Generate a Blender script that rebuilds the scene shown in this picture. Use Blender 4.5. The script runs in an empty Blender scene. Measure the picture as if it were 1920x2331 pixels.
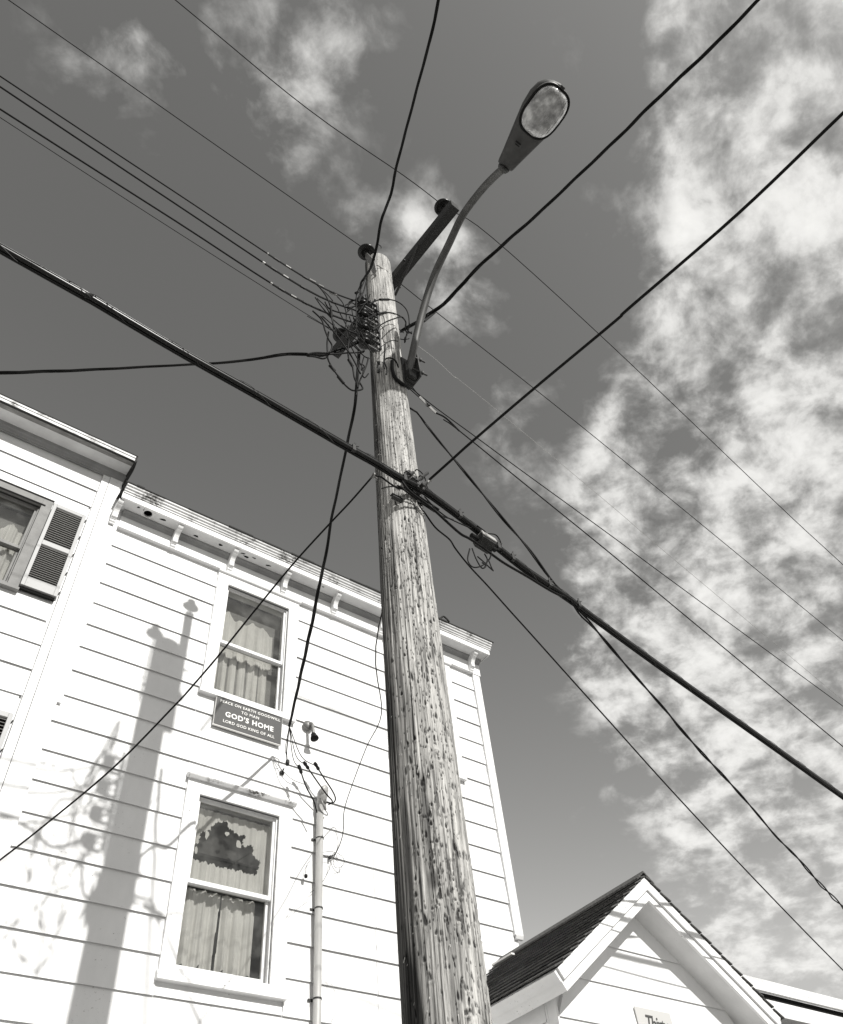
import bpy, math, random
import numpy as np
from mathutils import Vector, Matrix
random.seed(7); rng=np.random.default_rng(7)
S=bpy.context.scene; COL=S.collection
# ---------------------------------------------------------------- camera, world, sun, exposure
SRC=(1920.0,2331.0); F=1834.0; EYE=Vector((0,0,1.6))
def _v(p): return Vector((p[0]-SRC[0]/2,-(p[1]-SRC[1]/2),-F))
_z=_v((765,-370)).normalized(); _x=_v((4425,2915)); _x=(_x-_z*_x.dot(_z)).normalized(); _y=_z.cross(_x)
R=Matrix((_x,_y,_z))                      # camera -> world
cam=bpy.data.cameras.new('camera'); co=bpy.data.objects.new('camera',cam); COL.objects.link(co)
cam.sensor_fit='VERTICAL'; cam.sensor_height=36; cam.lens=36*F/SRC[1]; cam.clip_end=3000; cam.clip_start=.05
co.matrix_world=Matrix.Translation(EYE)@R.to_4x4(); S.camera=co
def ray(px,py): return (R@_v((px,py))).normalized()
def atY(px,py,Y): d=ray(px,py); return EYE+d*(Y/d.y)
def atX(px,py,X): d=ray(px,py); return EYE+d*(X/d.x)
def atZ(px,py,z): d=ray(px,py); return EYE+d*((z-1.6)/d.z)
def atV(px,py,A,ph):                      # on the vertical plane through A heading ph
    n=Vector((-math.sin(ph),math.cos(ph),0)); d=ray(px,py); return EYE+d*(n.dot(Vector(A)-EYE)/n.dot(d))
SUNDIR=Vector((-.06,1,-.696)).normalized()
sl=bpy.data.lights.new('sun','SUN'); sl.energy=4.1; sl.angle=math.radians(.53); sl.color=(1,.985,.95)
so=bpy.data.objects.new('sun',sl); COL.objects.link(so); so.rotation_euler=SUNDIR.to_track_quat('-Z','Y').to_euler(); so.location=(3,-20,20)
S.view_settings.view_transform='Standard'; S.view_settings.look='None'; S.view_settings.gamma=1; S.view_settings.use_curve_mapping=False
S.view_settings.exposure=0.28
S.cycles.max_bounces=8; S.cycles.transparent_max_bounces=16

def N(nt,t,**k):
    n=nt.nodes.new(t)
    for a,b in k.items():
        if a=='ins':
            for i,v in b.items(): n.inputs[i].default_value=v
        else: setattr(n,a,b)
    return n
def L(nt,a,b): nt.links.new(a,b)
def math_(nt,op,a,b=None,c=None,clamp=False):
    n=nt.nodes.new('ShaderNodeMath'); n.operation=op; n.use_clamp=clamp
    for i,v in enumerate((a,b,c)):
        if v is None: continue
        if isinstance(v,(int,float)): n.inputs[i].default_value=v
        else: nt.links.new(v,n.inputs[i])
    return n.outputs[0]
def ramp(nt,fac,stops,interp='LINEAR'):
    n=nt.nodes.new('ShaderNodeValToRGB'); cr=n.color_ramp; cr.interpolation=interp
    while len(cr.elements)<len(stops): cr.elements.new(.5)
    for e,(p,c) in zip(cr.elements,stops):
        e.position=p; e.color=(c,c,c,1) if isinstance(c,(int,float)) else (*c,1)
    nt.links.new(fac,n.inputs[0]); return n.outputs[0]

# sky: Nishita seen through a red filter, made monochrome, with a layer of procedural cloud
W=bpy.data.worlds.new('World'); S.world=W; W.use_nodes=True; nt=W.node_tree; nt.nodes.clear()
out=N(nt,'ShaderNodeOutputWorld'); bg=N(nt,'ShaderNodeBackground'); bg.inputs[1].default_value=.1
sky=N(nt,'ShaderNodeTexSky',sky_type='NISHITA',sun_disc=False,sun_elevation=math.radians(34.8),sun_rotation=math.radians(176.6))
sep=N(nt,'ShaderNodeSeparateColor'); L(nt,sky.outputs[0],sep.inputs[0])
tc=N(nt,'ShaderNodeTexCoord'); sx=N(nt,'ShaderNodeSeparateXYZ'); L(nt,tc.outputs['Generated'],sx.inputs[0])
zc=math_(nt,'ADD',math_(nt,'MAXIMUM',sx.outputs[2],0.0),.16)
cv=N(nt,'ShaderNodeCombineXYZ'); L(nt,math_(nt,'DIVIDE',sx.outputs[0],zc),cv.inputs[0]); L(nt,math_(nt,'DIVIDE',sx.outputs[1],zc),cv.inputs[1])
rot=N(nt,'ShaderNodeMapping'); rot.inputs['Rotation'].default_value=(0,0,math.radians(-35)); rot.inputs['Scale'].default_value=(1,1.08,1); rot.inputs['Location'].default_value=(3.1,1.7,0); L(nt,cv.outputs[0],rot.inputs[0])
def noise(scale,detail,rough,dist,vec=None,w=0):
    n=N(nt,'ShaderNodeTexNoise',noise_dimensions='3D'); n.inputs['Scale'].default_value=scale; n.inputs['Detail'].default_value=detail
    n.inputs['Roughness'].default_value=rough; n.inputs['Distortion'].default_value=dist
    L(nt,vec or rot.outputs[0],n.inputs['Vector']); return n.outputs['Fac']
n1=noise(5.5,6,.5,.3); n2=noise(12.5,9,.58,.25); n3=noise(40,5,.6,.2)
# where the cloud stands: directions (photo) , angular radius in degrees, amount
blobs=[(1830,90,6,.62),(1900,260,6,.5),(1770,290,4.2,.5),(1900,400,3.5,.4),(1590,225,1.6,.25),(1690,590,2.4,.42),(1800,700,4.5,.6),(1880,800,7,.7),
 (1570,930,3,.40),(1660,980,6,.6),(1800,1080,8,.75),(1910,1250,8,.7),(1500,1130,3.2,.40),(1600,1180,6,.62),(1500,1330,4,.45),(1620,1400,6,.55),(1760,1420,7,.6),
 (1900,1580,6,.7),(1640,1560,5,.55),(1500,1570,4,.42),(1730,1640,5,.5),(1880,1760,5,.5),(1750,1850,4,.42),(1420,1840,3,.22),(1890,1980,5,.5),(1680,2060,4,.42),(1900,2150,5,.5),(1780,2200,5,.42),
 (1150,900,2.2,.27),(1130,1010,2.2,.24),(1100,1110,2.5,.2),(1300,1170,3,.2),(1380,1480,2.5,.25),(1330,1500,2,.2),
 (720,120,4.5,.31),(820,50,4.5,.26),(640,210,3.2,.24),(250,120,4.2,.21),(420,60,4,.20),(100,60,3,.12),(330,180,4,.25),(640,370,3,.24),(800,600,3,.34),(960,560,3.5,.30),(1060,640,4,.34),(960,500,3,.25),
 (1360,560,2,.18),(1250,430,4,.08),(560,700,4,.12),(1080,760,4,.2),(1560,60,2.5,.2),(760,880,4,.1),(1220,1960,3,.16),(620,520,4,.16)]
# the cloud bank goes on beyond the right of the frame and behind the camera
acc=None
dirs=[(ray(a,b),r,w) for a,b,r,w in blobs]+[(Vector((math.sin(math.radians(az))*math.cos(math.radians(el)),math.cos(math.radians(az))*math.cos(math.radians(el)),math.sin(math.radians(el)))),r,w) for az,el,r,w in
  [(105,45,16,.6),(110,25,14,.5),(95,20,10,.4),(135,50,18,.6),(150,25,18,.5),(180,45,20,.4),(220,30,22,.45),(260,40,18,.3),(300,20,15,.35),(200,70,14,.3)]]
for c,r,w in dirs:
    d=N(nt,'ShaderNodeVectorMath',operation='DOT_PRODUCT'); L(nt,tc.outputs['Generated'],d.inputs[0]); d.inputs[1].default_value=c
    s2=1-math.cos(math.radians(r*1.25))
    e=math_(nt,'EXPONENT',math_(nt,'MULTIPLY_ADD',d.outputs['Value'],1/s2,-1/s2))
    acc=math_(nt,'MULTIPLY',e,w) if acc is None else math_(nt,'MULTIPLY_ADD',e,w,acc)
acc=math_(nt,'MINIMUM',math_(nt,'MULTIPLY',acc,.88),.72)
nn=math_(nt,'MULTIPLY_ADD',n3,.13,math_(nt,'MULTIPLY_ADD',n2,.43,math_(nt,'MULTIPLY',n1,.44)))       # about .5
den=math_(nt,'MULTIPLY_ADD',nn,5.4,math_(nt,'MULTIPLY_ADD',acc,1.5,-3.33))
dens=ramp(nt,den,[(0,0),(.18,.15),(.42,.5),(.68,.88),(.9,1)])
dens=math_(nt,'MULTIPLY',dens,math_(nt,'MULTIPLY_ADD',acc,1.7,-.16,True))
cb=math_(nt,'MAXIMUM',math_(nt,'MINIMUM',math_(nt,'MULTIPLY_ADD',nn,11.0,math_(nt,'MULTIPLY_ADD',acc,3.2,-1.6)),8.0),3.0)                              # cloud brightness
mixc=N(nt,'ShaderNodeMix',data_type='FLOAT')
skyv=math_(nt,'MINIMUM',math_(nt,'MULTIPLY_ADD',math_(nt,'POWER',sep.outputs[0],1.75),1.75,.38),4.5)
SKYV=skyv
L(nt,dens,mixc.inputs[0]); L(nt,skyv,mixc.inputs[2]); L(nt,cb,mixc.inputs[3])
tint=N(nt,'ShaderNodeMix',data_type='RGBA',blend_type='MULTIPLY'); tint.inputs[0].default_value=1; tint.inputs[7].default_value=(1,.99,.96,1)
cc=N(nt,'ShaderNodeCombineColor')
for i in range(3): L(nt,mixc.outputs[0],cc.inputs[i])
L(nt,cc.outputs[0],tint.inputs[6]); L(nt,tint.outputs[2],bg.inputs[0]); L(nt,bg.outputs[0],out.inputs[0])

# ---------------------------------------------------------------- materials
def mat(name,col,rough=.6,metal=0,bump=None,noisy=None,spec=.5,coord='Object'):
    m=bpy.data.materials.new(name); m.use_nodes=True; t=m.node_tree; b=t.nodes['Principled BSDF']
    c=(col,col*.99,col*.965) if isinstance(col,float) else col
    b.inputs['Base Color'].default_value=(*c,1); b.inputs['Roughness'].default_value=rough; b.inputs['Metallic'].default_value=metal
    b.inputs['Specular IOR Level'].default_value=spec
    tcn=N(t,'ShaderNodeTexCoord'); 
    if noisy:
        sc,lo,hi,stretch=noisy
        mp=N(t,'ShaderNodeMapping'); mp.inputs['Scale'].default_value=stretch; L(t,tcn.outputs[coord],mp.inputs[0])
        n=N(t,'ShaderNodeTexNoise'); n.inputs['Scale'].default_value=sc; n.inputs['Detail'].default_value=8; n.inputs['Roughness'].default_value=.62; L(t,mp.outputs[0],n.inputs['Vector'])
        o=ramp(t,n.outputs['Fac'],[(.3,tuple(x*lo for x in c)),(.7,tuple(x*hi for x in c))]); L(t,o,b.inputs['Base Color'])
    if bump:
        sc,st,dist=bump
        mp=N(t,'ShaderNodeMapping'); mp.inputs['Scale'].default_value=st; L(t,tcn.outputs[coord],mp.inputs[0])
        n=N(t,'ShaderNodeTexNoise'); n.inputs['Scale'].default_value=sc; n.inputs['Detail'].default_value=6; L(t,mp.outputs[0],n.inputs['Vector'])
        bp=N(t,'ShaderNodeBump'); bp.inputs['Strength'].default_value=.6; bp.inputs['Distance'].default_value=dist; L(t,n.outputs['Fac'],bp.inputs['Height']); L(t,bp.outputs[0],b.inputs['Normal'])
    return m
def paint(name,col,chip=.62,chipcol=.25,dirt=.12,gloss=.5):
    """weathered white paint: faint grime streaks, small bare chips, brush relief"""
    m=mat(name,col,gloss); t=m.node_tree; b=t.nodes['Principled BSDF']; g=N(t,'ShaderNodeNewGeometry')
    def nz(sc,st,det=8,r=.6):
        mp=N(t,'ShaderNodeMapping'); mp.inputs['Scale'].default_value=st; L(t,g.outputs['Position'],mp.inputs[0])
        n=N(t,'ShaderNodeTexNoise'); n.inputs['Scale'].default_value=sc; n.inputs['Detail'].default_value=det; n.inputs['Roughness'].default_value=r; L(t,mp.outputs[0],n.inputs['Vector']); return n.outputs['Fac']
    grime=ramp(t,nz(3.0,(1,1,.35)),[(.35,col*(1-dirt)),(.65,col)])
    ch=ramp(t,nz(34,(1,1,1.6),10,.75),[(chip,0),(chip+.012,1)])
    big=ramp(t,nz(5,(1,1,1)),[(.5,0),(.62,1)])
    mk=math_(t,'MULTIPLY',ch,big)
    mx=N(t,'ShaderNodeMix',data_type='RGBA'); L(t,mk,mx.inputs[0]); L(t,grime,mx.inputs[6]); mx.inputs[7].default_value=(chipcol,chipcol*.97,chipcol*.92,1)
    L(t,mx.outputs[2],b.inputs['Base Color'])
    bp=N(t,'ShaderNodeBump'); bp.inputs['Strength'].default_value=.35; bp.inputs['Distance'].default_value=.004
    L(t,math_(t,'SUBTRACT',math_(t,'MULTIPLY',nz(22,(1,1,5)),.4),mk),bp.inputs['Height']); L(t,bp.outputs[0],b.inputs['Normal'])
    return m
M=dict(
 white=paint('white_clapboard_paint',.80), trim=paint('white_trim_paint',.80,.60), peel=paint('peeling_trim_paint',.76,.47,.08,.3), soffit=paint('soffit_paint',.70,.64,.35,.2), mould=paint('dark_moulding_paint',.30,.64,.15,.3),  # bed mouldings get a darker base colour than the other trim
 grey=mat('grey_casing_paint',.22,.7,noisy=(9,.8,1.15,(1,1,1)),bump=(60,(1,1,1),.002)), shutter=paint('shutter_paint',.34,.62,.3), slat=mat('dark_slat_paint',.42,.7),
 black=mat('black_rubber',.008,.6,spec=.15), cable=mat('black_cable_jacket',.006,.55,spec=.14), bundle=mat('black_bundle_jacket',.006,.3,spec=.35), wire=mat('dark_wire',.008,.7,spec=.1), lightwire=mat('pale_wire',.34,.6), steel=mat('galvanised_steel',.22,.5,.5,noisy=(30,.6,1.2,(1,1,1))),
 dsteel=mat('dark_steel',.022,.6,.2,noisy=(25,.6,1.6,(1,1,1))), arm=mat('lamp_arm_paint',.08,.5,.3,noisy=(14,.7,1.35,(1,1,.15))), head=mat('lamp_head_paint',.045,.6,.1,noisy=(16,.8,1.3,(1,1,1))), porcelain=mat('brown_porcelain',.008,.3,spec=.25),
 darkwood=mat('dark_creosoted_wood',.013,.8,noisy=(18,.5,1.9,(1,.06,1)),bump=(30,(1,.05,1),.004)), dark=mat('dark_void',.012,.95,spec=.1), room=mat('dark_room',.05,.9),
 sign=mat('slate_sign_paint',.05,.6,noisy=(40,.85,1.2,(1,1,1))), letter=mat('white_letter_paint',.8,.6), roofdark=mat('tar_roof_edge',.03,.9,bump=(40,(1,1,1),.006)),
 conduit=mat('grey_conduit',.42,.5,.15,noisy=(20,.8,1.1,(1,1,.2))), ground=mat('dry_concrete_ground',.34,.9,noisy=(1.2,.85,1.1,(1,1,1))), road=mat('asphalt',.06,.9,noisy=(8,.8,1.2,(1,1,1))),
 shingle=mat('dark_asphalt_shingle',.07,.95,noisy=(55,.5,1.9,(1,1,1)),bump=(120,(1,1,1),.003),spec=.2), shade=mat('grey_window_shade',.24,.8), fabric=mat('lace_curtain_fabric',.76,.9,noisy=(6,.85,1.05,(3,3,.5))),
 plate=mat('off_white_plate',.5,.6), ink=mat('black_ink',.055,.7), weather=mat('weathered_bare_wood',.22,.9,noisy=(30,.6,1.4,(.2,1,1)),bump=(60,(.1,1,1),.003)))
g=bpy.data.materials.new('window_glass'); g.use_nodes=True; t=g.node_tree; t.nodes.remove(t.nodes['Principled BSDF']); o=t.nodes['Material Output']
g0=N(t,'ShaderNodeNewGeometry'); dv=N(t,'ShaderNodeVectorMath',operation='DOT_PRODUCT'); L(t,g0.outputs['Normal'],dv.inputs[0]); L(t,g0.outputs['Incoming'],dv.inputs[1])
frv=math_(t,'MULTIPLY_ADD',math_(t,'POWER',math_(t,'SUBTRACT',1.0,math_(t,'ABSOLUTE',dv.outputs['Value'])),5),.95,.045)
tr=N(t,'ShaderNodeBsdfTransparent'); tr.inputs[0].default_value=(.82,.82,.81,1); gl=N(t,'ShaderNodeBsdfGlossy'); gl.inputs['Roughness'].default_value=.02
df=N(t,'ShaderNodeBsdfDiffuse'); df.inputs[0].default_value=(.5,.5,.48,1); gg=N(t,'ShaderNodeNewGeometry'); nz=N(t,'ShaderNodeTexNoise'); nz.inputs['Scale'].default_value=7; nz.inputs['Detail'].default_value=8; L(t,gg.outputs['Position'],nz.inputs['Vector'])
mx=N(t,'ShaderNodeMixShader'); L(t,frv,mx.inputs[0]); L(t,tr.outputs[0],mx.inputs[1]); L(t,gl.outputs[0],mx.inputs[2])
mx2=N(t,'ShaderNodeMixShader'); L(t,ramp(t,nz.outputs['Fac'],[(.4,.01),(.75,.09)]),mx2.inputs[0]); L(t,mx.outputs[0],mx2.inputs[1]); L(t,df.outputs[0],mx2.inputs[2]); L(t,mx2.outputs[0],o.inputs[0]); M['glass']=g
g=bpy.data.materials.new('refractor_glass'); g.use_nodes=True; t=g.node_tree; b=t.nodes['Principled BSDF']; b.inputs['Base Color'].default_value=(.50,.50,.48,1); b.inputs['Roughness'].default_value=.16; b.inputs['Transmission Weight'].default_value=.30; b.inputs['IOR'].default_value=1.3; b.inputs['Coat Weight'].default_value=.6; lz=N(t,'ShaderNodeTexNoise'); lz.inputs['Scale'].default_value=13; lz.inputs['Detail'].default_value=7; lg=N(t,'ShaderNodeNewGeometry'); L(t,lg.outputs['Position'],lz.inputs['Vector']); L(t,ramp(t,lz.outputs['Fac'],[(.35,.22),(.5,.40),(.66,.78)]),b.inputs['Base Color'])
w=N(t,'ShaderNodeTexWave',wave_type='BANDS',bands_direction='X'); w.inputs['Scale'].default_value=14; w.inputs['Distortion'].default_value=1.5; ng=N(t,'ShaderNodeNewGeometry'); L(t,ng.outputs['Position'],w.inputs[0])
bp=N(t,'ShaderNodeBump'); bp.inputs['Strength'].default_value=.25; bp.inputs['Distance'].default_value=.006; L(t,w.outputs['Fac'],bp.inputs['Height']); L(t,bp.outputs[0],b.inputs['Normal']); M['lens']=g
M['mirror']=mat('lamp_reflector',.75,.4,.4,noisy=(9,.5,1.1,(1,1,1)))

# pole wood
m=mat('weathered_pole_wood',.4,.85,spec=.25); t=m.node_tree; b=t.nodes['Principled BSDF']; tcn=N(t,'ShaderNodeTexCoord')
def pn(sc,st,det=8,r=.6,dist=0):
    mp=N(t,'ShaderNodeMapping'); mp.inputs['Scale'].default_value=st; L(t,tcn.outputs['Object'],mp.inputs[0])
    n=N(t,'ShaderNodeTexNoise'); n.inputs['Scale'].default_value=sc; n.inputs['Detail'].default_value=det; n.inputs['Roughness'].default_value=r; n.inputs['Distortion'].default_value=dist; L(t,mp.outputs[0],n.inputs['Vector']); return n.outputs['Fac']
grain=pn(85,(1,1,.03),9,.68,.4); fine=pn(190,(1,1,.03),4,.6); blot=pn(3.4,(1.8,1.8,.5),9,.68,1.0)
base=ramp(t,grain,[(.28,.05),(.40,.23),(.50,.50),(.70,.74)])
fm=ramp(t,fine,[(.32,.38),(.46,1.0)]); bm=ramp(t,blot,[(.30,.42),(.45,.82),(.62,1.05)])
at=N(t,'ShaderNodeAttribute',attribute_name='wear_shade'); sp=N(t,'ShaderNodeSeparateColor'); L(t,at.outputs['Color'],sp.inputs[0])
v=math_(t,'MULTIPLY',math_(t,'MULTIPLY',base,fm),bm)
v=math_(t,'MULTIPLY',v,math_(t,'SUBTRACT',1,math_(t,'MULTIPLY',sp.outputs[0],.96)))
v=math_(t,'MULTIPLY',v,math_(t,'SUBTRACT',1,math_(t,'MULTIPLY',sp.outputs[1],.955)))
cc=N(t,'ShaderNodeCombineColor'); L(t,v,cc.inputs[0]); L(t,math_(t,'MULTIPLY',v,.985),cc.inputs[1]); L(t,math_(t,'MULTIPLY',v,.95),cc.inputs[2]); L(t,cc.outputs[0],b.inputs['Base Color'])
bp=N(t,'ShaderNodeBump'); bp.inputs['Strength'].default_value=.8; bp.inputs['Distance'].default_value=.006; L(t,math_(t,'MULTIPLY_ADD',fine,.5,grain),bp.inputs['Height']); L(t,bp.outputs[0],b.inputs['Normal']); M['pole']=m

# ---------------------------------------------------------------- mesh helpers
class MB:
    def __init__(s): s.v=[]; s.f=[]
    def add(s,v,f): n=len(s.v); s.v+=[tuple(x) for x in v]; s.f+=[tuple(i+n for i in q) for q in f]; return s
    def box(s,x0,x1,y0,y1,z0,z1,mx=None):
        v=[(x,y,z) for z in (z0,z1) for y in (y0,y1) for x in (x0,x1)]
        if mx: v=[mx@Vector(p) for p in v]
        return s.add(v,[(0,2,3,1),(4,5,7,6),(0,1,5,4),(2,6,7,3),(0,4,6,2),(1,3,7,5)])
    def prism(s,poly,a,b,axis='x',mx=None):    # poly of 2D points, extruded from a to b along axis
        n=len(poly)
        def P(u,w,h): return {'x':(h,u,w),'y':(u,h,w),'z':(u,w,h)}[axis]
        v=[P(u,w,a) for u,w in poly]+[P(u,w,b) for u,w in poly]
        if mx: v=[mx@Vector(p) for p in v]
        return s.add(v,[tuple(range(n))[::-1],tuple(range(n,2*n))]+[(i,(i+1)%n,(i+1)%n+n,i+n) for i in range(n)])
    def tube(s,pts,r,n=8,caps=True):
        pts=[Vector(p) for p in pts]; m=len(pts); rr=r if isinstance(r,(list,tuple)) else [r]*m
        T=[(pts[min(i+1,m-1)]-pts[max(i-1,0)]).normalized() for i in range(m)]
        u=T[0].orthogonal().normalized(); v=[]; 
        for i in range(m):
            u=(u-T[i]*u.dot(T[i])); u=u.normalized() if u.length>1e-6 else T[i].orthogonal().normalized(); w=T[i].cross(u)
            for k in range(n):
                a=2*math.pi*k/n; v.append(pts[i]+(u*math.cos(a)+w*math.sin(a))*rr[i])
        f=[(i*n+k,i*n+(k+1)%n,(i+1)*n+(k+1)%n,(i+1)*n+k) for i in range(m-1) for k in range(n)]
        if caps: f+=[tuple(range(n))[::-1],tuple(range((m-1)*n,m*n))]
        return s.add(v,f)
    def lathe(s,prof,o,d,n=20):                # prof (h,r) along direction d from o
        d=Vector(d).normalized(); o=Vector(o); u=d.orthogonal().normalized(); w=d.cross(u); v=[]
        for h,r in prof:
            for k in range(n): a=2*math.pi*k/n; v.append(o+d*h+(u*math.cos(a)+w*math.sin(a))*r)
        m=len(prof); f=[(i*n+k,i*n+(k+1)%n,(i+1)*n+(k+1)%n,(i+1)*n+k) for i in range(m-1) for k in range(n)]
        return s.add(v,f+[tuple(range(n))[::-1],tuple(range((m-1)*n,m*n))])
    def mesh(s,name,mt,smooth=False):
        me=bpy.data.meshes.new(name); me.from_pydata(s.v,[],s.f); me.materials.append(mt); me.validate()
        if smooth: me.shade_smooth(); 
        return me
ORG={}
def put(name,me,parent=None,org=None):
    o=bpy.data.objects.new(name,me); COL.objects.link(o)
    if parent:
        o.parent=parent; base=ORG.get(parent.name,Vector()); o.location=-base if org is None else org-base; ORG[o.name]=Vector() if org is None else org
    return o
def obj(name,mb,mt,parent=None,smooth=False,bevel=0):
    o=put(name,mb.mesh(name,mt,smooth),parent)
    if bevel:
        b=o.modifiers.new('bevel','BEVEL'); b.width=bevel; b.segments=2; b.limit_method='ANGLE'
    return o
def tag(o,label=None,cat=None,group=None,kind=None):
    for k,v in (('label',label),('category',cat),('group',group),('kind',kind)):
        if v: o[k]=v
    return o
def thing(name,label,cat,loc=(0,0,0),group=None):
    o=bpy.data.objects.new(name,None); o.empty_display_size=.2; COL.objects.link(o); o.location=loc; ORG[o.name]=Vector(loc); return tag(o,label,cat,group)
def spline(P,k=6):
    P=[Vector(p) for p in P]; 
    if len(P)<3: 
        return [P[0].lerp(P[-1],i/k) for i in range(k+1)]
    Q=[P[0]*2-P[1]]+P+[P[-1]*2-P[-2]]; out=[]
    for i in range(1,len(Q)-2):
        a,b,c,d=Q[i-1:i+3]
        for j in range(k):
            u=j/k; out.append(.5*((2*b)+(c-a)*u+(2*a-5*b+4*c-d)*u*u+(3*b-a-3*c+d)*u**3))
    return out+[P[-1]]
def resample(P,step):
    P=[Vector(p) for p in P]; out=[P[0]]; acc=0; need=step
    for a,b in zip(P,P[1:]):
        l=(b-a).length; t0=0
        while acc+(l-t0)>=need:
            t0+=need-acc; out.append(a.lerp(b,t0/l)); acc=0
        acc+=l-t0
    return out+[P[-1]]
def strands(mb,P,n,R_,r,pitch,step=.05,wob=0,sides=6):
    Q=resample(P,step); m=len(Q); u=Vector((0,0,1)); rr=random.Random(int(abs(Q[0].x*991+Q[0].z*77)))
    ph=rr.random()*6; rad=[R_*(1+wob*math.sin(i*step*1.7+ph)*math.sin(i*step*.61+2*ph)) for i in range(m)]
    for k in range(n):
        pts=[]
        for i in range(m):
            T=(Q[min(i+1,m-1)]-Q[max(i-1,0)]).normalized(); a=u-T*u.dot(T); a=a.normalized() if a.length>1e-4 else T.orthogonal(); b=T.cross(a)
            th=2*math.pi*(i*step/pitch+k/n)+ph; pts.append(Q[i]+(a*math.cos(th)+b*math.sin(th))*rad[i])
        mb.tube(pts,r,sides)
    return mb
def extend(P,length,sag=.0,n=6):
    P=[Vector(p) for p in P]; d=(P[-1]-P[-2]).normalized(); e=P[-1]
    return P+[e+d*length*(i/n)+Vector((0,0,sag*(i/n)**2)) for i in range(1,n+1)]

# ---------------------------------------------------------------- the setting
me=MB().add([(-400,-400,0),(400,-400,0),(400,400,0),(-400,400,0)],[(0,1,2,3)]); tag(obj('ground',me,M['ground']),kind='structure')
tag(obj('road',MB().box(-200,200,-12,-5,-.05,.004),M['road']),kind='structure')
tag(obj('kerb',MB().box(-200,200,-5,-4.8,-.05,.12),M['ground'],bevel=.02),kind='structure')

YW=5.91
# ---------------------------------------------------------------- main house
H=thing('house','tall white clapboard house behind the pole with bracketed eave and painted sign','house',(3.4,YW,0))
def wall_with_holes(x0,x1,z0,z1,y0,y1,holes):
    mb=MB(); xs=sorted({x0,x1,*[h[0] for h in holes],*[h[1] for h in holes]}); 
    for a,b in zip(xs,xs[1:]):
        cut=sorted([(h[2],h[3]) for h in holes if h[0]<=a and h[1]>=b]); z=z0
        for c,d in cut: mb.box(a,b,y0,y1,z,c); z=d
        mb.box(a,b,y0,y1,z,z1)
    return mb
UW=dict(c=(2.21,3.20,6.41,8.035),o=(2.335,3.075,6.50,7.875),mid=7.13)
UW3=dict(c=(4.355,5.343,6.41,8.035),o=(4.48,5.22,6.50,7.875),mid=7.13)
LW=dict(c=(2.23,3.235,3.95,5.52),o=(2.35,3.105,4.05,5.40),mid=4.70)
obj('wall',wall_with_holes(.86,5.78,0,8.26,YW+.02,YW+.16,[(UW['o'][0]-.02,UW['o'][1]+.02,UW['o'][2]-.02,UW['o'][3]+.02),(LW['o'][0]-.02,LW['o'][1]+.02,LW['o'][2]-.02,LW['o'][3]+.02),(4.46,5.24,6.48,7.895)]),M['white'],H)
obj('side_wall',MB().box(5.78,5.80,YW+.16,13,0,8.26).box(.86,.88,YW+.16,13,0,8.26).box(.88,5.78,12.9,13,0,8.26),M['white'],H)
BOARD=[(.0,0),(-.004,.006)]  # profile is below
SPC=.2623
def board(x0,x1,z,h,house,y=YW,mt='white',mesh_cache={}):
    """lap board: butt edge at the bottom stands proud with an undercut behind the lip"""
    key=(round(x1-x0,3),round(h,3),mt)
    if key not in mesh_cache:
        t=.018; poly=[(-.001,h+.012),(-t,0),(-t+.0025,-.0005),(-t+.003,.024),(.0,.024),(.012,h+.012)]
        mb=MB().prism(poly[::-1],0,x1-x0,'x'); mesh_cache[key]=mb.mesh('board',M[mt])
    o=put('board',mesh_cache[key],house,Vector((x0,y+.012+random.uniform(-.0012,.0012),z+random.uniform(-.0015,.0015)))); return o
def rows(x0,x1,zlist,cuts,house,butts=(),y=YW,h=SPC):
    for z in zlist:
        segs=[(x0(z) if callable(x0) else x0,x1)]
        for (a,b,c,d) in cuts:
            if z<c-.045 and z+h>c+.02: board(a+.0015,b-.0015,z,c-z-.012,house,y)
            if z<d-.02 and z+h>c+.02:
                lo=z<c-.0; hi=z+h>d
                segs=[s for g_ in segs for s in ((g_[0],min(g_[1],a)),(max(g_[0],b),g_[1])) if s[1]-s[0]>.03]
        for s in segs:
            bj=[u for u in butts if u[1]-.02<z<u[2] and s[0]+.1<u[0]<s[1]-.1]
            xs=[s[0]]+[u[0] for u in bj]+[s[1]]
            for a,b in zip(xs,xs[1:]): board(a+.0015,b-.0015,z,h,house,y)
zl=[7.787-SPC*k for k in range(0,30)]
CUT=[UW['c'],UW3['c'],(LW['c'][0],LW['c'][1],LW['c'][2]-.03,LW['c'][3]+.02)]
rows(lambda z:1.07 if z>5.83 else 1.035,5.715,[z for z in zl if z>.2],CUT,H,[(3.21,5.5,5.72),(4.1,3,6.3),(2.25,5.5,5.72),(2.24,3.5,3.9)])
# pieces of board that fill the rows cut by the window heads
obj('filler_board',MB().box(2.22,3.24,YW+.008,YW+.018,5.545,5.70),M['white'],H)
# corner boards
obj('corner_board',MB().box(.852,1.068,YW-.022,YW+.02,5.85,8.56),M['trim'],H,bevel=.002); obj('corner_board',MB().box(.852,.983,YW-.022,YW+.02,8.562,8.80),M['trim'],H); obj('corner_board',MB().box(.852,1.033,YW-.022,YW+.02,0,5.85),M['trim'],H,bevel=.002)
obj('corner_board',MB().box(5.717,5.825,YW-.024,YW+.02,4.86,8.03).prism([(YW-.024,4.86),(YW+.02,4.86),(YW+.02,4.83),(YW-.01,4.83)],5.73,5.825,'x'),M['trim'],H,bevel=.004)
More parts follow.
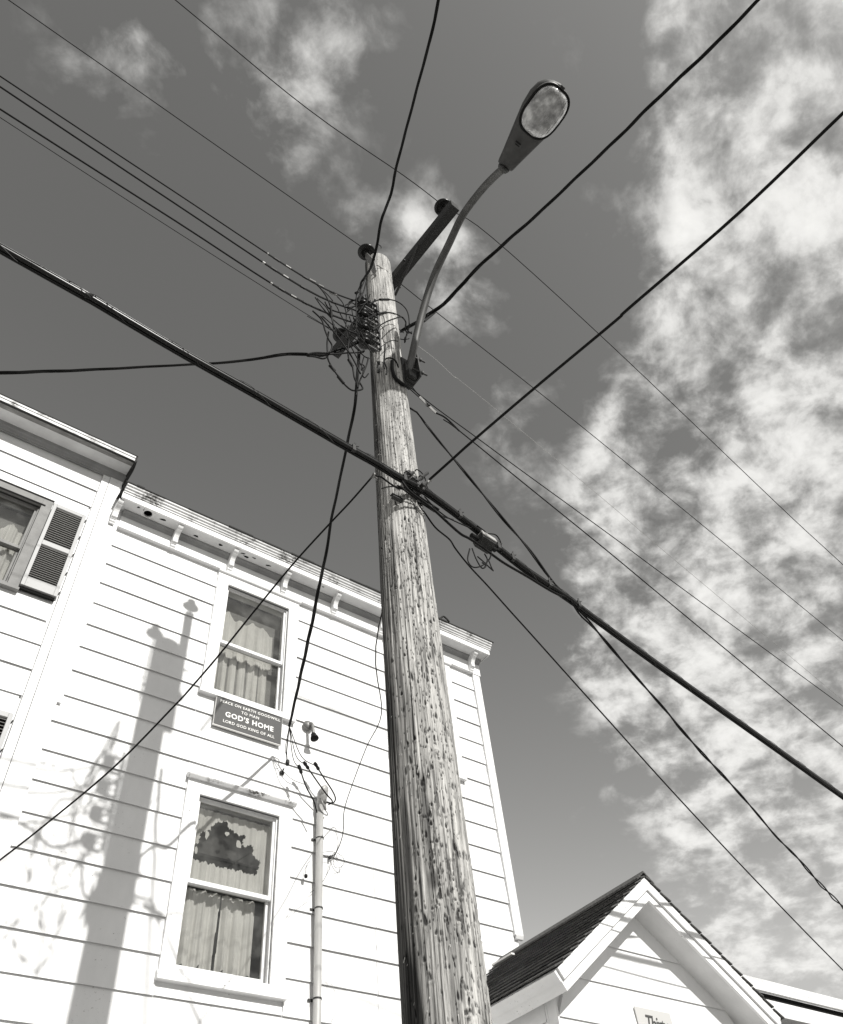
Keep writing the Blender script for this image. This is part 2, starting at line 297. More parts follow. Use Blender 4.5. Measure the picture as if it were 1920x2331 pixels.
# frieze, mouldings, soffit, fascia, crown
obj('frieze',MB().box(1.07,5.84,YW-.03,YW+.02,8.036,8.268),M['trim'],H)
for a_,b_ in ((1.07,2.205),(3.21,4.35),(5.358,5.715)): obj('bead_moulding',MB().box(a_,b_,YW-.042,YW-.031,8.036,8.05),M['trim'],H)
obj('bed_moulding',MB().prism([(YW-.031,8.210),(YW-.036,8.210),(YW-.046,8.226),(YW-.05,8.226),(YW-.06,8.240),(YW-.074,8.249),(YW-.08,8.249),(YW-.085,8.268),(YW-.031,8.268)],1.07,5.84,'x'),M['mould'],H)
YF=5.712; ZS=8.27
hx,hr=1.30,.045; hy=(YF+YW-.085)/2
mb=MB(); mb.box(1.0,hx-.06,YF,YW+.02,ZS,ZS+.02).box(hx+.06,5.87,YF,YW+.02,ZS,ZS+.02).box(hx-.06,hx+.06,YF,hy-.055,ZS,ZS+.02).box(hx-.06,hx+.06,hy+.055,YW+.02,ZS,ZS+.02)
n=24; inner=[(hx+hr*math.cos(2*math.pi*k/n),hy+hr*math.sin(2*math.pi*k/n)) for k in range(n)]
def sq(k): a=2*math.pi*k/n; c,s_=math.cos(a),math.sin(a); q=max(abs(c)/.06,abs(s_)/.055); return (hx+c/q,hy+s_/q)
outer=[sq(k) for k in range(n)]
mb.add([(x,y,ZS) for x,y in inner]+[(x,y,ZS) for x,y in outer]+[(x,y,ZS+.02) for x,y in inner],[(k,(k+1)%n,n+(k+1)%n,n+k) for k in range(n)]+[(k,2*n+k,2*n+(k+1)%n,(k+1)%n) for k in range(n)])
obj('soffit',mb,M['soffit'],H); obj('soffit_cavity',MB().box(1.0,5.87,YF+.02,YW+.02,ZS+.10,ZS+.11),M['dark'],H)
rr=random.Random(4)
def flake(cx,cy,w,d,a):
    n=9; P=[]
    for k in range(n):
        th=2*math.pi*k/n; q=rr.uniform(.45,1.1); P.append((cx+math.cos(th)*w*q*math.cos(a)-math.sin(th)*d*q*math.sin(a),cy+math.cos(th)*w*q*math.sin(a)+math.sin(th)*d*q*math.cos(a)))
    return P
for cx,cy,w,d in [(1.47,5.76,.045,.016),(1.86,5.79,.035,.014),(2.13,5.765,.03,.016),(2.45,5.78,.04,.013),(2.53,5.75,.03,.012),(2.72,5.77,.045,.012),(1.18,5.735,.02,.012),(2.40,5.755,.03,.01),(3.42,5.74,.015,.008),(1.24,5.74,.012,.006)]:
    obj('bare_patch',MB().prism(flake(cx,cy,w,d,rr.uniform(-.5,.5)),ZS-.003,ZS-.001,'z'),M['dark'],H)
obj('fascia',MB().box(.985,5.885,YF-.02,YF,ZS,8.365),M['trim'],H)
obj('fascia_return',MB().box(5.865,5.885,YF,YW+.3,ZS,8.365),M['trim'],H)
obj('crown_moulding',MB().prism([(YF-.021,8.345),(YF-.03,8.345),(YF-.034,8.362),(YF-.045,8.366),(YF-.05,8.385),(YF-.064,8.39),(YF-.070,8.412),(YF-.084,8.416),(YF-.088,8.434),(YF,8.434),(YF-.021,8.366)],.99,5.90,'x'),M['peel'],H)
mb=MB(); x=.97
while x<5.9:
    w=random.uniform(.05,.3); mb.box(x,min(x+w,5.92),YF-.092-random.uniform(0,.012),13,8.435,8.444+random.uniform(0,.012)); x+=w
obj('roof',mb,M['roofdark'],H)
obj('flashing_tab',MB().tube(spline([(5.05,5.62,8.445),(5.09,5.60,8.49),(5.14,5.60,8.475),(5.19,5.61,8.45)]),.012,6),M['roofdark'],H)
# brackets
prof=[(YW-.032,8.268),(YF+.012,8.268),(YF+.010,8.245),(YF+.018,8.232),(YF+.034,8.228),(YF+.040,8.215),(YF+.060,8.205),(YF+.085,8.180),(YF+.100,8.150),(YF+.106,8.120),(YF+.098,8.106),(YF+.102,8.092),(YF+.118,8.088),(YF+.122,8.076),(YF+.132,8.070),(YF+.134,8.054),(YF+.146,8.042),(YF+.15,8.030),(YW-.032,8.030)]
bm_=MB().prism(prof,-.027,.027,'x').mesh('bracket',M['trim'])
for x in (1.0,1.655,2.31,2.97,3.635,4.30,4.97,5.68):
    o=put('bracket',bm_,H,Vector((x,0,0)))

def window(name,house,w,hood=False,style='trim',y=YW,proud=.022,broken=False,label=None,cw=None):
    cx0,cx1,cz0,cz1=w['c']; x0,x1,z0,z1=w['o']; mid=w['mid']; T=M[style]
    win=obj(name,MB().box(cx0,x0,y-proud,y+.02,cz0+.012,cz1).box(x1,cx1,y-proud,y+.02,cz0+.012,cz1).box(x0,x1,y-proud,y+.02,z1,cz1),T,house,bevel=.002)
    if label: win['label']=label
    # jambs
    obj('frame',MB().box(x0-.02,x0,y+.0,y+.15,z0,z1).box(x1,x1+.02,y+.0,y+.15,z0,z1).box(x0,x1,y+.0,y+.15,z1,z1+.02).box(x0+.001,x0+.012,y+.01,y+.03,z0,z1).box(x1-.012,x1-.001,y+.01,y+.03,z0,z1),T,win)
    obj('sill',MB().prism([(y-.045,cz0),(y-.045,cz0+.028),(y+.02,z0-.002),(y+.15,z0+.01),(y+.15,cz0)],cx0-.012,cx1+.012,'x').box(x0,x1,y-.018,y+.02,cz0+.03,z0-.006),T,win)
    if hood: obj('drip_cap',MB().prism([(y-.022,cz1-.002),(y-.05,cz1-.006),(y-.066,cz1+.012),(y-.07,cz1+.022),(y-.02,cz1+.05),(y+.0,cz1+.05)],cx0-.015,cx1+.015,'x'),M['peel'] if not style=='grey' else T,win)
    s=.034
    def sash(a,b,ya,bot,top):
        return MB().box(x0,x0+s,ya,ya+.03,a,b).box(x1-s,x1,ya,ya+.03,a,b).box(x0+s,x1-s,ya,ya+.03,b-top,b).box(x0+s,x1-s,ya,ya+.03,a,a+bot)
    obj('sash',sash(mid-.018,z1,y+.03,.036,.03),T,win,bevel=.003); obj('sash',sash(z0,mid+.018,y+.066,.05,.03),T,win,bevel=.003)
    obj('pane',MB().box(x0+s,x1-s,y+.044,y+.048,mid+.018,z1-.03),M['glass'],win); obj('pane',MB().box(x0+s,x1-s,y+.080,y+.084,z0+.05,mid-.012),M['glass'],win)
    obj('room',MB().box(x0-.4,x1+.4,y+1.6,y+1.65,z0-.4,z1+.3).box(x0-.45,x0-.4,y+.17,y+1.65,z0-.4,z1+.3).box(x1+.4,x1+.45,y+.17,y+1.65,z0-.4,z1+.3).box(x0-.4,x1+.4,y+.17,y+1.65,z1+.25,z1+.3).box(x0-.4,x1+.4,y+.17,y+1.65,z0-.45,z0-.4),M['room'],win)
    return win
wu=window('window',H,UW,label='upper window with a frilled curtain above the slate sign')
obj('head_moulding',MB().tube([(2.205,YW-.03,8.02),(3.215,YW-.03,8.02)],.017,10),M['trim'],wu)
w3_=window('window',H,UW3,label='third window almost hidden behind the pole, only its right casing showing'); obj('head_moulding',MB().tube([(4.35,YW-.03,8.02),(5.358,YW-.03,8.02)],.017,10),M['trim'],w3_)
wl=window('window',H,LW,hood=True,label='lower window with torn curtain and drip cap')
def curtain(name,label,x0,x1,z0,z1,y,amp,folds,holes=None,nx=90,nz=60,seed=0,mt='fabric',group=None,ragtop=None,ragbot=None,swag=0):
    r=random.Random(seed); ph=[r.random()*6 for _ in range(4)]; mb=MB(); V=[]; 
    for j in range(nz+1):
        for i in range(nx+1):
            u=i/nx; v_=j/nz; d=amp*(math.sin(folds*2*math.pi*u+ph[0]+.6*math.sin(5*u+ph[1])+.35*v_)+.45*math.sin(folds*4.7*math.pi*u+ph[2]+v_)+.2*math.sin(folds*11*u*math.pi+ph[3]))
            x=x0+(x1-x0)*u+swag*math.sin(math.pi*v_)*(u-.5)
            zz=z0+(z1-z0)*v_+(ragbot(u)*(1-v_) if ragbot else 0)+(ragtop(u)*v_ if ragtop else 0)
            V.append((x,y-d*(.55+.45*(1-v_)),zz))
    Fc=[]
    for j in range(nz):
        for i in range(nx):
            u=(i+.5)/nx; v_=(j+.5)/nz
            if holes and holes(u,v_): continue
            k=j*(nx+1)+i; Fc.append((k,k+1,k+nx+2,k+nx+1))
    mb.add(V,Fc); o=obj(name,mb,M[mt],smooth=True); return tag(o,label,'curtain',group)
curtain('curtain','pleated lace curtain behind the upper pane of the window over the slate sign',2.30,2.99,7.08,7.68,YW+.17,.017,5,seed=3,ragtop=lambda u:.035*math.sin(9*u+1)+.025*math.sin(31*u)-.10*u)
curtain('curtain','white curtain in the lower pane of the window directly over the slate sign',2.40,2.98,6.48,7.14,YW+.185,.026,5,seed=5)
tag(obj('window_shade',MB().box(2.32,3.09,YW+.20,YW+.205,6.5,7.9),M['shade']),'grey roller shade behind the lace curtain in the window over the slate sign','shade')
# lower window: torn upper curtain
HP=[(365,925),(380,830),(430,790),(490,760),(515,640),(560,605),(640,600),(655,540),(700,515),(740,500),(800,482),(850,500),(870,580),(920,590),(950,640),(1010,655),(1080,670),(1035,740),(1030,790),(1060,815),(1120,780),(1170,800),(1160,910),(1210,950),(1250,970),(1245,1050),(1200,1160),(1120,1150),(1060,1130),(980,1100),(900,1095),(850,1065),(780,1075),(700,1040),(620,1010),(520,990),(430,960)]
HP=[atY(380+x*.1613,1800+y*.1613,YW+.115) for x,y in HP]; HP=[((p.x-2.36)/.74,(p.z-4.71)/.65) for p in HP]; HP=[(.43+(u-.43)*1.14,.45+(w-.45)*1.12) for u,w in HP]
def inside(u,v_,P):
    c=False
    for (x0,y0),(x1,y1) in zip(P,P[1:]+P[:1]):
        if (y0>v_)!=(y1>v_) and u<(x1-x0)*(v_-y0)/(y1-y0)+x0: c=not c
    return c
def torn(u,v_): return inside(u+.006*math.sin(90*v_)+.004*math.sin(210*v_),v_+.008*math.sin(75*u)+.006*math.sin(190*u),HP)
curtain('curtain','ragged white curtain with a big torn hole in the upper pane of the lowest window',2.36,3.10,4.71,5.36,YW+.115,.010,9,holes=torn,nx=150,nz=110,seed=8)
curtain('curtain','pair of sheer pleated curtains hanging in the lower pane of the lowest window',2.37,3.02,4.12,4.70,YW+.15,.022,6,holes=lambda u,v_:abs(u-(.52+.02*v_))<.012+.012*(1-v_),nx=120,seed=12,ragbot=lambda u:.02*math.sin(23*u)+.012*math.sin(61*u))
tag(obj('window_shade',MB().box(2.36,3.10,YW+.24,YW+.245,5.05,5.4),M['room']),'dark shade hanging behind the torn curtain of the lowest window','shade')
# scraps of curtain at the edge of the tear
r9=random.Random(9)
for k,(u,v_,w,h_) in enumerate([(.20,.66,.05,.09),(.44,.74,.05,.05),(.60,.64,.06,.08),(.10,.42,.04,.08)]):
    x=2.36+.74*u; z=4.71+.65*v_; P=[]
    for q in range(8): a=2*math.pi*q/8; f_=r9.uniform(.55,1.1); P.append((x+math.cos(a)*w*.5*f_*1.0,z+math.sin(a)*h_*.5*f_))
    tag(obj('curtain_scrap',MB().prism(P,YW+.100+k*.001,YW+.102+k*.001,'y'),M['fabric']),None,None)
    o=COL.objects[-1]; tag(o,'small torn scrap of white curtain at the edge of the hole in the lowest window','curtain scrap','scraps of torn curtain in the lowest window')

# ---------------------------------------------------------------- wing on the left
G=thing('house','white clapboard house at the left edge with grey window casing and louvred shutters','house',(-1.2,YW,0))
WW=dict(c=(-.56,.428,6.80,8.01),o=(-.45,.335,6.87,7.905),mid=7.345); WW2=dict(c=(-.56,.428,4.3,5.62),o=(-.45,.335,4.4,5.5),mid=4.95)
obj('wall',wall_with_holes(-4,.845,0,8.79,YW+.02,YW+.16,[(x['o'][0]-.02,x['o'][1]+.02,x['o'][2]-.02,x['o'][3]+.02) for x in (WW,WW2)]),M['white'],G)
rows(-4,.772,[8.447-SPC*k for k in range(0,32) if 8.447-SPC*k>.2],[(-.56,.75,6.84,8.03),(-.56,.75,4.4,5.64)],G,[(-1.9,0,9)])
obj('filler_board',MB().box(-.56,.75,YW+.008,YW+.018,8.025,8.18),M['white'],G); obj('filler_board',MB().box(-.56,.75,YW+.008,YW+.018,5.63,5.84),M['white'],G)
obj('filler_board',MB().box(-4,.772,YW+.008,YW+.018,8.70,8.79),M['white'],G)
obj('corner_board',MB().box(.774,.848,YW-.020,YW+.02,0,8.80),M['trim'],G,bevel=.002)
obj('bed_moulding',MB().prism([(YW-.004,8.715),(YW-.020,8.715),(YW-.024,8.735),(YW-.032,8.74),(YW-.044,8.765),(YW-.054,8.772),(YW-.066,8.806),(YW-.004,8.806)],-4,.995,'x'),M['mould'],G)
YE=5.646; ZE=8.807
obj('soffit',MB().box(-4,.985,YE,YW+.35,ZE,ZE+.02),M['soffit'],G); obj('soffit_end',MB().box(.88,.985,YW+.0,YW+.35,ZE-.16,ZE-.002),M['trim'],G)
obj('eave_strip',MB().box(-4,.985,YE-.004,YE+.055,ZE-.006,ZE-.001),M['weather'],G)
obj('fascia',MB().box(-4,.985,YE-.022,YE,ZE+.004,ZE+.046).box(-4,.99,YE-.030,YE,ZE+.049,ZE+.078),M['peel'],G)
obj('drip_edge',MB().box(-4,.992,YE-.026,YE-.001,ZE-.006,ZE+.003).box(-4,1.005,YE-.036,YE+.1,ZE+.079,ZE+.090).box(.986,1.005,YE-.03,YW+.5,ZE-.02,ZE+.078),M['roofdark'],G)
obj('roof',MB().box(-4,.984,YE+.1,13,ZE+.06,ZE+.085),M['roofdark'],G)
obj('gable_edge',MB().tube(spline([(1.0,YE,ZE+.05),(1.012,5.75,ZE-.0),(1.005,5.9,ZE-.08),(1.03,6.0,ZE-.10)],5),.016,6),M['roofdark'],G)
for w_,lb in ((WW,'grey cased window at the left edge beside the upper shutter'),(WW2,'lower window at the left edge')):
    ww=window('window',G,w_,style='grey',proud=.03,label=lb)
    obj('head_flashing',MB().box(-.57,w_['c'][1]+.004,YW-.038,YW+.0,w_['c'][3]-.001,w_['c'][3]+.013),M['roofdark'],ww)
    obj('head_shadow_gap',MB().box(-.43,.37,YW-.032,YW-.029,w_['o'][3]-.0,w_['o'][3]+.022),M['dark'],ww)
curtain('curtain','bunched white lace curtain in the grey cased window at the left edge',-.45,.33,6.86,7.62,YW+.13,.026,8,seed=21,ragtop=lambda u:.05*math.sin(17*u)+.03*math.sin(41*u))
tag(obj('window_shade',MB().box(-.44,.33,YW+.18,YW+.185,6.87,7.9),M['shade']),'grey shade in the grey cased window at the left edge','shade')
def shutter(z0,z1,lab):
    x0,x1=.432,.752; y0,y1=YW-.052,YW-.018; zm=(z0+z1)/2+.01; sh=obj('shutter',MB().box(x0,x0+.034,y0,y1,z0,z1).box(x1-.034,x1,y0,y1,z0,z1).box(x0+.034,x1-.034,y0,y1,z1-.045,z1).box(x0+.034,x1-.034,y0,y1,z0,z0+.11).box(x0+.034,x1-.034,y0,y1,zm-.028,zm+.028),M['shutter'],G,bevel=.002)
    sh['label']=lab
    obj('backing',MB().box(x0+.03,x1-.03,y1,y1+.003,z0+.05,z1-.02),M['dark'],sh)
    sm=MB().prism([(-.012,-.010),(-.015,-.007),(.010,.009),(.013,.006)],x0+.034,x1-.034,'x').mesh('slat',M['slat'])
    for a,b in ((z0+.11,zm-.028),(zm+.028,z1-.045)):
        n=17
        for k in range(n): put('slat',sm,sh,Vector((0,(y0+y1)/2,a+(b-a)*(k+.5)/n)))
    for k in range(5): obj('screw_hook',MB().tube([(x1+.008,y1+.01,z0+.06+(z1-z0-.12)*k/4),(x1+.008,y0-.004,z0+.06+(z1-z0-.12)*k/4)],.005,6),M['dsteel'],sh)
shutter(6.865,7.985,'louvred shutter with two banks of dark slats beside the grey casing'); shutter(4.47,5.612,'lower shutter cut off by the left edge')
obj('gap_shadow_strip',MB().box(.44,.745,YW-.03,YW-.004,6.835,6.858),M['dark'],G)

# ---------------------------------------------------------------- things on the facade
def text_mesh(body,size,bold=0,shear=0,space=1.0,ext=.003):
    c=bpy.data.curves.new('t','FONT'); c.body=body; c.size=size; c.extrude=ext; c.offset=bold; c.shear=shear; c.space_character=space; c.align_x='CENTER'; c.align_y='CENTER'; c.resolution_u=3
    o=bpy.data.objects.new('t',c); COL.objects.link(o); bpy.context.view_layer.update(); me=bpy.data.meshes.new_from_object(o); bpy.data.objects.remove(o); return me
sg=thing('sign','dark slate sign with white painted lettering hung under the upper window','sign',(2.72,YW-.02,6.11))
sx0,sx1,sz0,sz1=2.375,3.065,6.105,6.402
obj('board',MB().box(sx0,sx1,YW-.038,YW-.018,sz0,sz1),M['sign'],sg); obj('edge_trim',MB().box(sx0-.006,sx1+.006,YW-.036,YW-.016,sz0-.006,sz0-.0005).box(sx1+.0005,sx1+.003,YW-.036,YW-.016,sz0,sz1).box(sx0-.003,sx0-.0005,YW-.036,YW-.016,sz0,sz1),M['letter'],sg)
for body,size,z,bold,sp_,w in (('PEACE ON EARTH GOODWILL',.043,6.365,.0005,1.15,.63),('TO MAN',.042,6.310,.0005,1.2,.185),("GOD'S HOME",.075,6.238,.0022,1.15,.50),('LORD GOD KING OF ALL',.043,6.160,.0005,1.12,.53)):
    me=text_mesh(body,size,bold,0,sp_); me.materials.clear(); me.materials.append(M['letter'])
    xs=[v.co.x for v in me.vertices]; k=w/(max(xs)-min(xs)); zz=[v.co.y for v in me.vertices]
    for v in me.vertices: v.co=Vector((v.co.x*k,-v.co.z,v.co.y*max(k,.9)))
    o=put('lettering',me,sg,Vector((2.725,YW-.0395,z)))
fl=thing('floodlight','dark floodlight on a round white base on the wall right of the slate sign','lamp',(3.36,YW-.02,6.43))
bx=Vector((3.362,YW-.016,6.43))
obj('base',MB().lathe([(0,.055),(.012,.055),(.03,.040),(.042,.018),(.043,.0)],bx,(0,-1,0),24),M['steel'],fl,True)
q1=atY(714,1672,YW-.10); q2=atY(720,1692,YW-.135); qd=(q2-q1).normalized()
obj('socket',MB().tube(spline([bx+Vector((0,-.03,0)),bx+Vector((.012,-.06,-.012)),q1],5),.017,10),M['steel'],fl,True)
obj('lamp_body',MB().lathe([(0,.02),(.01,.026),(.03,.028),(.045,.036),(.068,.041),(.072,.036),(.073,.0)],q1-qd*.01,qd,20),M['black'],fl,True)
cd=thing('conduit','grey electrical service pipe with weatherhead running up the white wall','pipe',(3.5,YW-.045,0))
obj('pipe',MB().tube([(3.503,YW-.05,0),(3.50,YW-.05,2.5),(3.497,YW-.05,5.62)],.0325,16),M['conduit'],cd,True)
for z in (5.27,4.66,3.98,2.4): obj('strap',MB().lathe([(0,.0355),(.012,.0355)],(3.5,YW-.05,z),(0,0,1),16).box(3.44,3.56,YW-.012,YW-.006,z-.003,z+.015),M['dsteel'],cd)
obj('weatherhead',MB().lathe([(0,.036),(.05,.04),(.06,.045),(.10,.052),(.13,.045),(.15,.025),(.155,0)],(3.50,YW-.05,5.60),(.08,-.28,1),18),M['conduit'],cd,True)
obj('clamp',MB().tube(spline([(3.475,YW-.085,5.64),(3.47,YW-.12,5.60),(3.49,YW-.125,5.55),(3.52,YW-.11,5.53),(3.53,YW-.09,5.58),(3.53,YW-.1,5.66)],6),.008,8),M['steel'],cd,True)
obj('hood',MB().lathe([(0,.052),(.02,.06),(.035,.05),(.05,.02)],(3.50,YW-.085,5.72),(.55,-.7,-.35),18),M['conduit'],cd,True)
hk=Vector((3.118,YW-.03,5.875))

# ---------------------------------------------------------------- gabled porch house lower right
P_=thing('house','small white gabled house with dark shingle roof at the lower right','house',(5.47,4.3,0))
AX,AZ=5.475,4.58; SL=.722; YG=4.07; YV=4.30; YB=5.885; HWID=1.205; th=math.atan(SL)
def slope(side): # local frame: u down the slope, n normal
    u=Vector((side*math.cos(th),0,-math.sin(th))); n=Vector((side*math.sin(th),0,math.cos(th))); return u,n
LEN=HWID/math.cos(th)
for side in (-1,1):
    u,n=slope(side); A=Vector((AX,0,AZ-.02)); 
    def sb(u0,u1,n0,n1,y0,y1,mb): 
        c=[A+u*a+n*b_ for a,b_ in ((u0,n0),(u1,n0),(u1,n1),(u0,n1))]; return mb.prism([(p.x,p.z) for p in (c if side==1 else c[::-1])],y0,y1,'y')
    mb=MB(); sb(0,LEN,-.02,0,YG,YB,mb); obj('roof_deck',mb,M['white'],P_)
    mb=MB(); sb(.0,LEN-.01,-.135,-.125,YG+.02,YB,mb); obj('soffit',mb,M['soffit'],P_)
    # barge boards as mitred strips
    def strip(n0,n1,y0,y1,name,mt):
        a0=A+n*n0; 
        def P(d,nn):
            q=A+u*d+n*nn; return q
        # mitre at the ridge (x=AX)
        def ridge(nn): d=-(n.x*nn)/u.x; return P(d,nn)
        c=[ridge(n0),P(LEN,n0),P(LEN,n1),ridge(n1)]; pts=[(p.x,p.z) for p in c]
        if side==-1: pts=pts[::-1]
        obj(name,MB().prism(pts,y0,y1,'y'),mt,P_)
    strip(-.078,.0,YG-.022,YG,'barge_board',M['trim']); strip(-.142,-.081,YG-.004,YG+.018,'barge_board',M['trim'])
    # eave fascia along the side
    mb=MB(); sb(LEN,LEN+.02,-.142,-.003,YG-.003,YB,mb); sb(LEN+.02,LEN+.028,-.075,-.005,YG-.003,YB,mb); obj('eave_fascia',mb,M['trim'],P_)
    # shingles
    ex=.112; ncs=int(LEN/ex)+1; cache={}
    for k in range(ncs):
        d0=LEN+.03-ex*(k+1); d1=d0+ex+.03; y=YG-.035-(.15 if k%2 else 0)
        while y<YB:
            w=.30; ya=max(y,YG-.035); yb=min(y+w-.006,YB)
            if yb-ya>.02:
                lift=random.uniform(0,.004); mb=MB(); c=[A+u*max(d0,0)+n*.003,A+u*(d0+ex)+n*(.016+lift),A+u*(d0+ex)+n*(.026+lift),A+u*max(d0,0)+n*.012]
                pts=[(p.x,p.z) for p in c]; pts=pts if side==-1 else pts[::-1]
                obj('shingle',mb.prism(pts,ya,yb,'y'),M['shingle'],P_)
            y+=w
obj('ridge_cap',MB().prism([(AX-.10,AZ-.062),(AX,AZ+.018),(AX+.10,AZ-.062),(AX+.10,AZ-.045),(AX,AZ+.034),(AX-.10,AZ-.045)],YG-.03,YB,'y'),M['shingle'],P_)
obj('ridge_flashing',MB().box(AX-.14,AX-.10,YB-.30,YB-.02,AZ-.07,AZ-.055),M['letter'],P_)
# gable wall boards
obj('wall',MB().prism([(4.44,0),(6.5,0),(6.5,3.86),(AX,4.46),(4.44,3.80)],YV+.02,YV+.12,'y').box(4.45,4.55,YV+.12,YB,0,3.78),M['white'],P_)
for zb,h_ in ((2.93,.284),(3.214,.284),(3.498,.278),(3.776,.283),(4.059,.342)):
    def xr(z): 
        d=(AZ-.125/math.cos(th)-.02-z)/SL; return AX-d,AX+d
    segs=[(0,9)] if zb!=3.776 else [(0,5.43),(5.43,9)]
    for a,b in segs:
        x0b,x1b=xr(zb); x0t,x1t=xr(zb+h_); a0=max(4.44,x0b,a); b0=min(6.5,x1b,b); a1=max(4.44,min(x0t,AX),a); b1=min(6.5,max(x1t,AX),b)
        if a1>b1: a1=b1=(a1+b1)/2
        f=YV; V=[(a0+.001,f-.015,zb),(b0-.001,f-.015,zb),(b1,f-.003,zb+h_+.004),(a1,f-.003,zb+h_+.004),(a0+.001,f+.02,zb+.012),(b0-.001,f+.02,zb+.012),(b1,f+.02,zb+h_+.004),(a1,f+.02,zb+h_+.004),(a0+.001,f-.009,zb),(b0-.001,f-.009,zb),(a0+.001,f-.009,zb+.012),(b0-.001,f-.009,zb+.012)]
        obj('board',MB().add(V,[(0,1,2,3),(0,8,9,1),(8,10,11,9),(10,4,5,11),(3,2,6,7),(4,7,6,5),(0,3,7,4),(1,5,6,2)]),M['white'],P_)
obj('corner_board',MB().box(4.425,4.44,YV-.02,YV+.07,0,3.80).box(4.425,4.4395,YV+.072,YV+.09,0,3.8),M['trim'],P_)
for k in range(3): obj('side_board',MB().prism([(4.445,2.93+k*.284),(4.428,2.93+k*.284),(4.438,3.21+k*.284),(4.445,3.21+k*.284)],YV+.10,YV+.82,'y'),M['white'],P_)
obj('door_post',MB().box(4.41,4.445,YV+.83,YV+.92,0,3.75),M['dsteel'],P_)
pl=thing('house_number_plate','pale plate with black script lettering on the gable wall of the small house','sign',(5.45,YV-.02,3.55))
pc=[(1443.5,2291),(1525,2310),(1545,2390),(1462,2375)]; pts=[atY(a,b,YV-.018) for a,b in pc]
px0=(pts[0].x+pts[3].x)/2; px1=(pts[1].x+pts[2].x)/2; pz1=pts[0].z; pz0=pz1-.30
obj('plate',MB().box(px0,px1,YV-.026,YV-.018,pz0,pz1),M['plate'],pl,bevel=.002)
me=text_mesh('Thirty',.15,.0012,.32,.86); me.materials.clear(); me.materials.append(M['ink']); xs=[v.co.x for v in me.vertices]; k=(px1-px0)*.62/(max(xs)-min(xs))
for v in me.vertices: v.co=Vector((v.co.x*k,-v.co.z*.5,v.co.y*k*1.25))
put('lettering',me,pl,Vector(((px0+px1)/2+.0,YV-.028,pz1-.10)))
# ---------------------------------------------------------------- flat roofed building beyond on the right
Q=thing('building','low flat roofed pale building with a double fascia behind the gabled house','building',(14,6.9,0))
q=6.9; k=lambda a: 1.6+a*q
obj('parapet_board',MB().box(8.6,11.2,q-.05,q,k(.558),k(.580)).box(11.203,13.8,q-.05,q,k(.558),k(.580)).box(13.803,19,q-.05,q,k(.558),k(.580)),M['trim'],Q)
obj('gutter_gap',MB().box(8.6,19,q+.02,q+.05,k(.53),k(.5585)),M['dark'],Q)
obj('fascia',MB().box(8.6,11.9,q+.01,q+.05,k(.519),k(.547)).box(11.903,19,q+.01,q+.05,k(.519),k(.547)),M['trim'],Q)
obj('soffit',MB().box(8.6,19,q+.05,q+.7,k(.519),k(.522)),M['soffit'],Q); obj('wall',MB().box(8.6,19,q+.7,q+.9,0,k(.519)).box(8.6,8.8,q+.9,13,0,k(.55)).box(8.6,19,q+.05,13,k(.55),k(.558)),M['sign'],Q)

